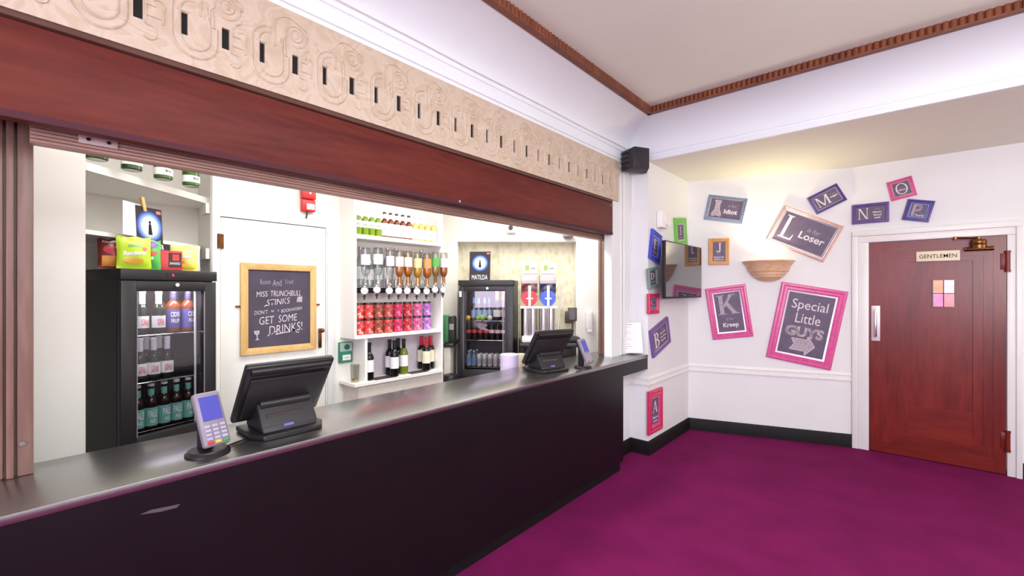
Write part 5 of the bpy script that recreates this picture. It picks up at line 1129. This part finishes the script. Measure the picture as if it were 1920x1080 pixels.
# juice dispenser
q = E(.274, 4.60); jd = thing('juice_dispenser', 'twin juice dispenser with red and blue drinks on steel columns', 'drink dispenser', (q.x, q.y, 1.0765), TH)
Z0 = 0.0
for s, nm in ((-.095, 'red'), (.095, 'blue')):
    lq = colm(86, 22, 30, .15) if nm == 'red' else colm(26, 26, 66, .15); dc = colm(218, 36, 48, .3) if nm == 'red' else colm(46, 84, 206, .3)
    part('drip_tray', MB().box(s - .078, s + .078, -.10, .06, 0, .06, 0, .012), 'white', jd)
    m = MB(); m.cyl((s - .04, .06, .02), (s - .04, .06, .345), .042, 18); m.cyl((s + .04, .06, .02), (s + .04, .06, .345), .042, 18); m.box(s - .082, s + .082, .06, .16, .0, .345); part('steel_column', m, 'steel', jd)
    m = MB(); prof = [(-.082, .60), (-.082, .46)] + [(.082*math.cos(math.radians(180 + a)), .46 + .07*math.sin(math.radians(180 + a))) for a in range(15, 180, 15)] + [(.082, .46), (.082, .60)]
    m.prism([(s + x, -.06, z) for x, z in prof], (0, .2, 0), 0, .004); tk = part('tank', m, lq, jd, None, 35, nm + ' drink tank')
    m = MB(); m.prism([(s - .083, -.062, .60), (s + .083, -.062, .60), (s + .083, -.062, .70), (s - .083, -.062, .70)], (0, .204, 0), 0, .006); part('tank_glass', m, colm(196, 186, 184, .15), tk)
    m = MB(); m.cyl((s, -.062, .452), (s, -.076, .452), .080, 28); part('agitator_disc', m, dc, tk, None, 35, nm + ' round disc')
    m = MB(); m.box(s - .014, s + .014, -.105, -.075, .36, .58, 0, .006); m.box(s - .035, s + .035, -.11, -.09, .44, .455, 0, .004); part('tap', m, 'white', tk)
    m = MB(); m.box(s - .07, s + .078, -.065, .10, .70, .715, 0, .004); m.box(s - .066, s + .082, -.05, .08, .715, .81, 0, .004); ld = part('lid', m, 'white', jd)
    part('fruit_picture', MB().box(s - .045, s + .0, -.0515, -.050, .738, .79), colm(150, 180, 90), ld); part('name_print', MB().box(s + .015, s + .06, -.0515, -.050, .75, .765), 'ink', ld)
m = MB(); m.box(-.19, .19, -.085, .16, .345, .372, 0, .006); part('white_platform', m, 'white', jd)
m = MB(); m.tube([(.185, .1, .52), (.23, .1, .6), (.245, .1, .5), (.22, .1, .2), (.215, .1, .01)], .006, 6); part('hose', m, 'white', jd)
# small frames, sockets and boxes by the dispenser
p = E(.655, 5.12); zc = 1.6 - 38*5.1/830
m = MB(); m.box(-.055, .055, -.015, 0, -.075, .075, 0, .004)
fk = thing('display_stand', 'small black framed display on a thin stem at the end of the back counter', 'display', (p.x - FWD.x*.32, p.y - FWD.y*.32, 1.0765), TH)
part('foot', MB().lathe([(0, 0), (.085, 0), (.08, .015), (.02, .022), (0, .022)], 22), 'black', fk); part('stem', MB().cyl((0, 0, .02), (0, 0, .20), .007, 10), 'black', fk)
f_ = part('frame', MB().box(-.048, .048, -.008, .008, .20, .345, 0, .004), colm(66, 52, 44, .4), fk); part('picture', MB().box(-.032, .032, -.0095, -.007, .218, .327), colm(92, 86, 90), f_)
p = E(.66, 5.10); solo('wall_socket', MB().box(-.05, .05, -.02, 0, -.07, .07, 0, .006, mat=Matrix.Translation((p.x, p.y, 1.30)) @ Matrix.Rotation(TH, 4, 'Z')), colm(92, 74, 66), 'brown wall box behind the small framed display', 'wall box')
q = E(.61, 4.62); solo('bar_tray', MB().box(-.07, .09, -.08, .08, 0, .05, 0, .012, mat=Matrix.Translation((q.x, q.y, 1.0765)) @ Matrix.Rotation(TH, 4, 'Z')), 'black_r', 'low black tray lying on the back counter before the framed display', 'tray')
# camera and detector over the niche, hand dispenser
p = E(-.004, 4.95); zc = 1.6 + 116*4.95/830
sc2 = thing('security_camera', 'small white security camera on the wall above the niche', 'camera', (p.x, p.y, zc), TH)
part('housing', MB().box(-.055, .055, -.05, 0, -.05, .05, 0, .016, 3), 'white', sc2); part('lens', MB().cyl((-.01, -.05, .012), (-.01, -.062, .012), .026, 20), 'black', sc2)
p = E(.62, 4.95); zc = 1.6 + 103*4.95/830
m = MB(); m.lathe([(0, 0), (.06, 0), (.06, -.02), (.04, -.04), (0, -.045)], 20); dd = solo('motion_detector', m, 'greyplastic', 'small grey dome detector on the wall near the niche corner', 'detector', (p.x - FWD.x*.04, p.y - FWD.y*.04, zc + .01), TH)
part('arm', MB().box(-.015, .015, -.0, .04, -.012, 0), 'white', dd)
p = at_y(1102, 600, PY + .0)
hd = thing('hand_dispenser', 'slim white dispenser on the white wall beyond the far till', 'dispenser', E(.715 + .14, 4.95), TH); hd.location.z = 1.27
part('casing', MB().box(-.04, .04, -.07, 0, -.10, .11, 0, .02, 3), 'white', hd); part('lever', MB().box(-.03, .03, -.085, -.05, -.125, -.095, 0, .006), 'white', hd)
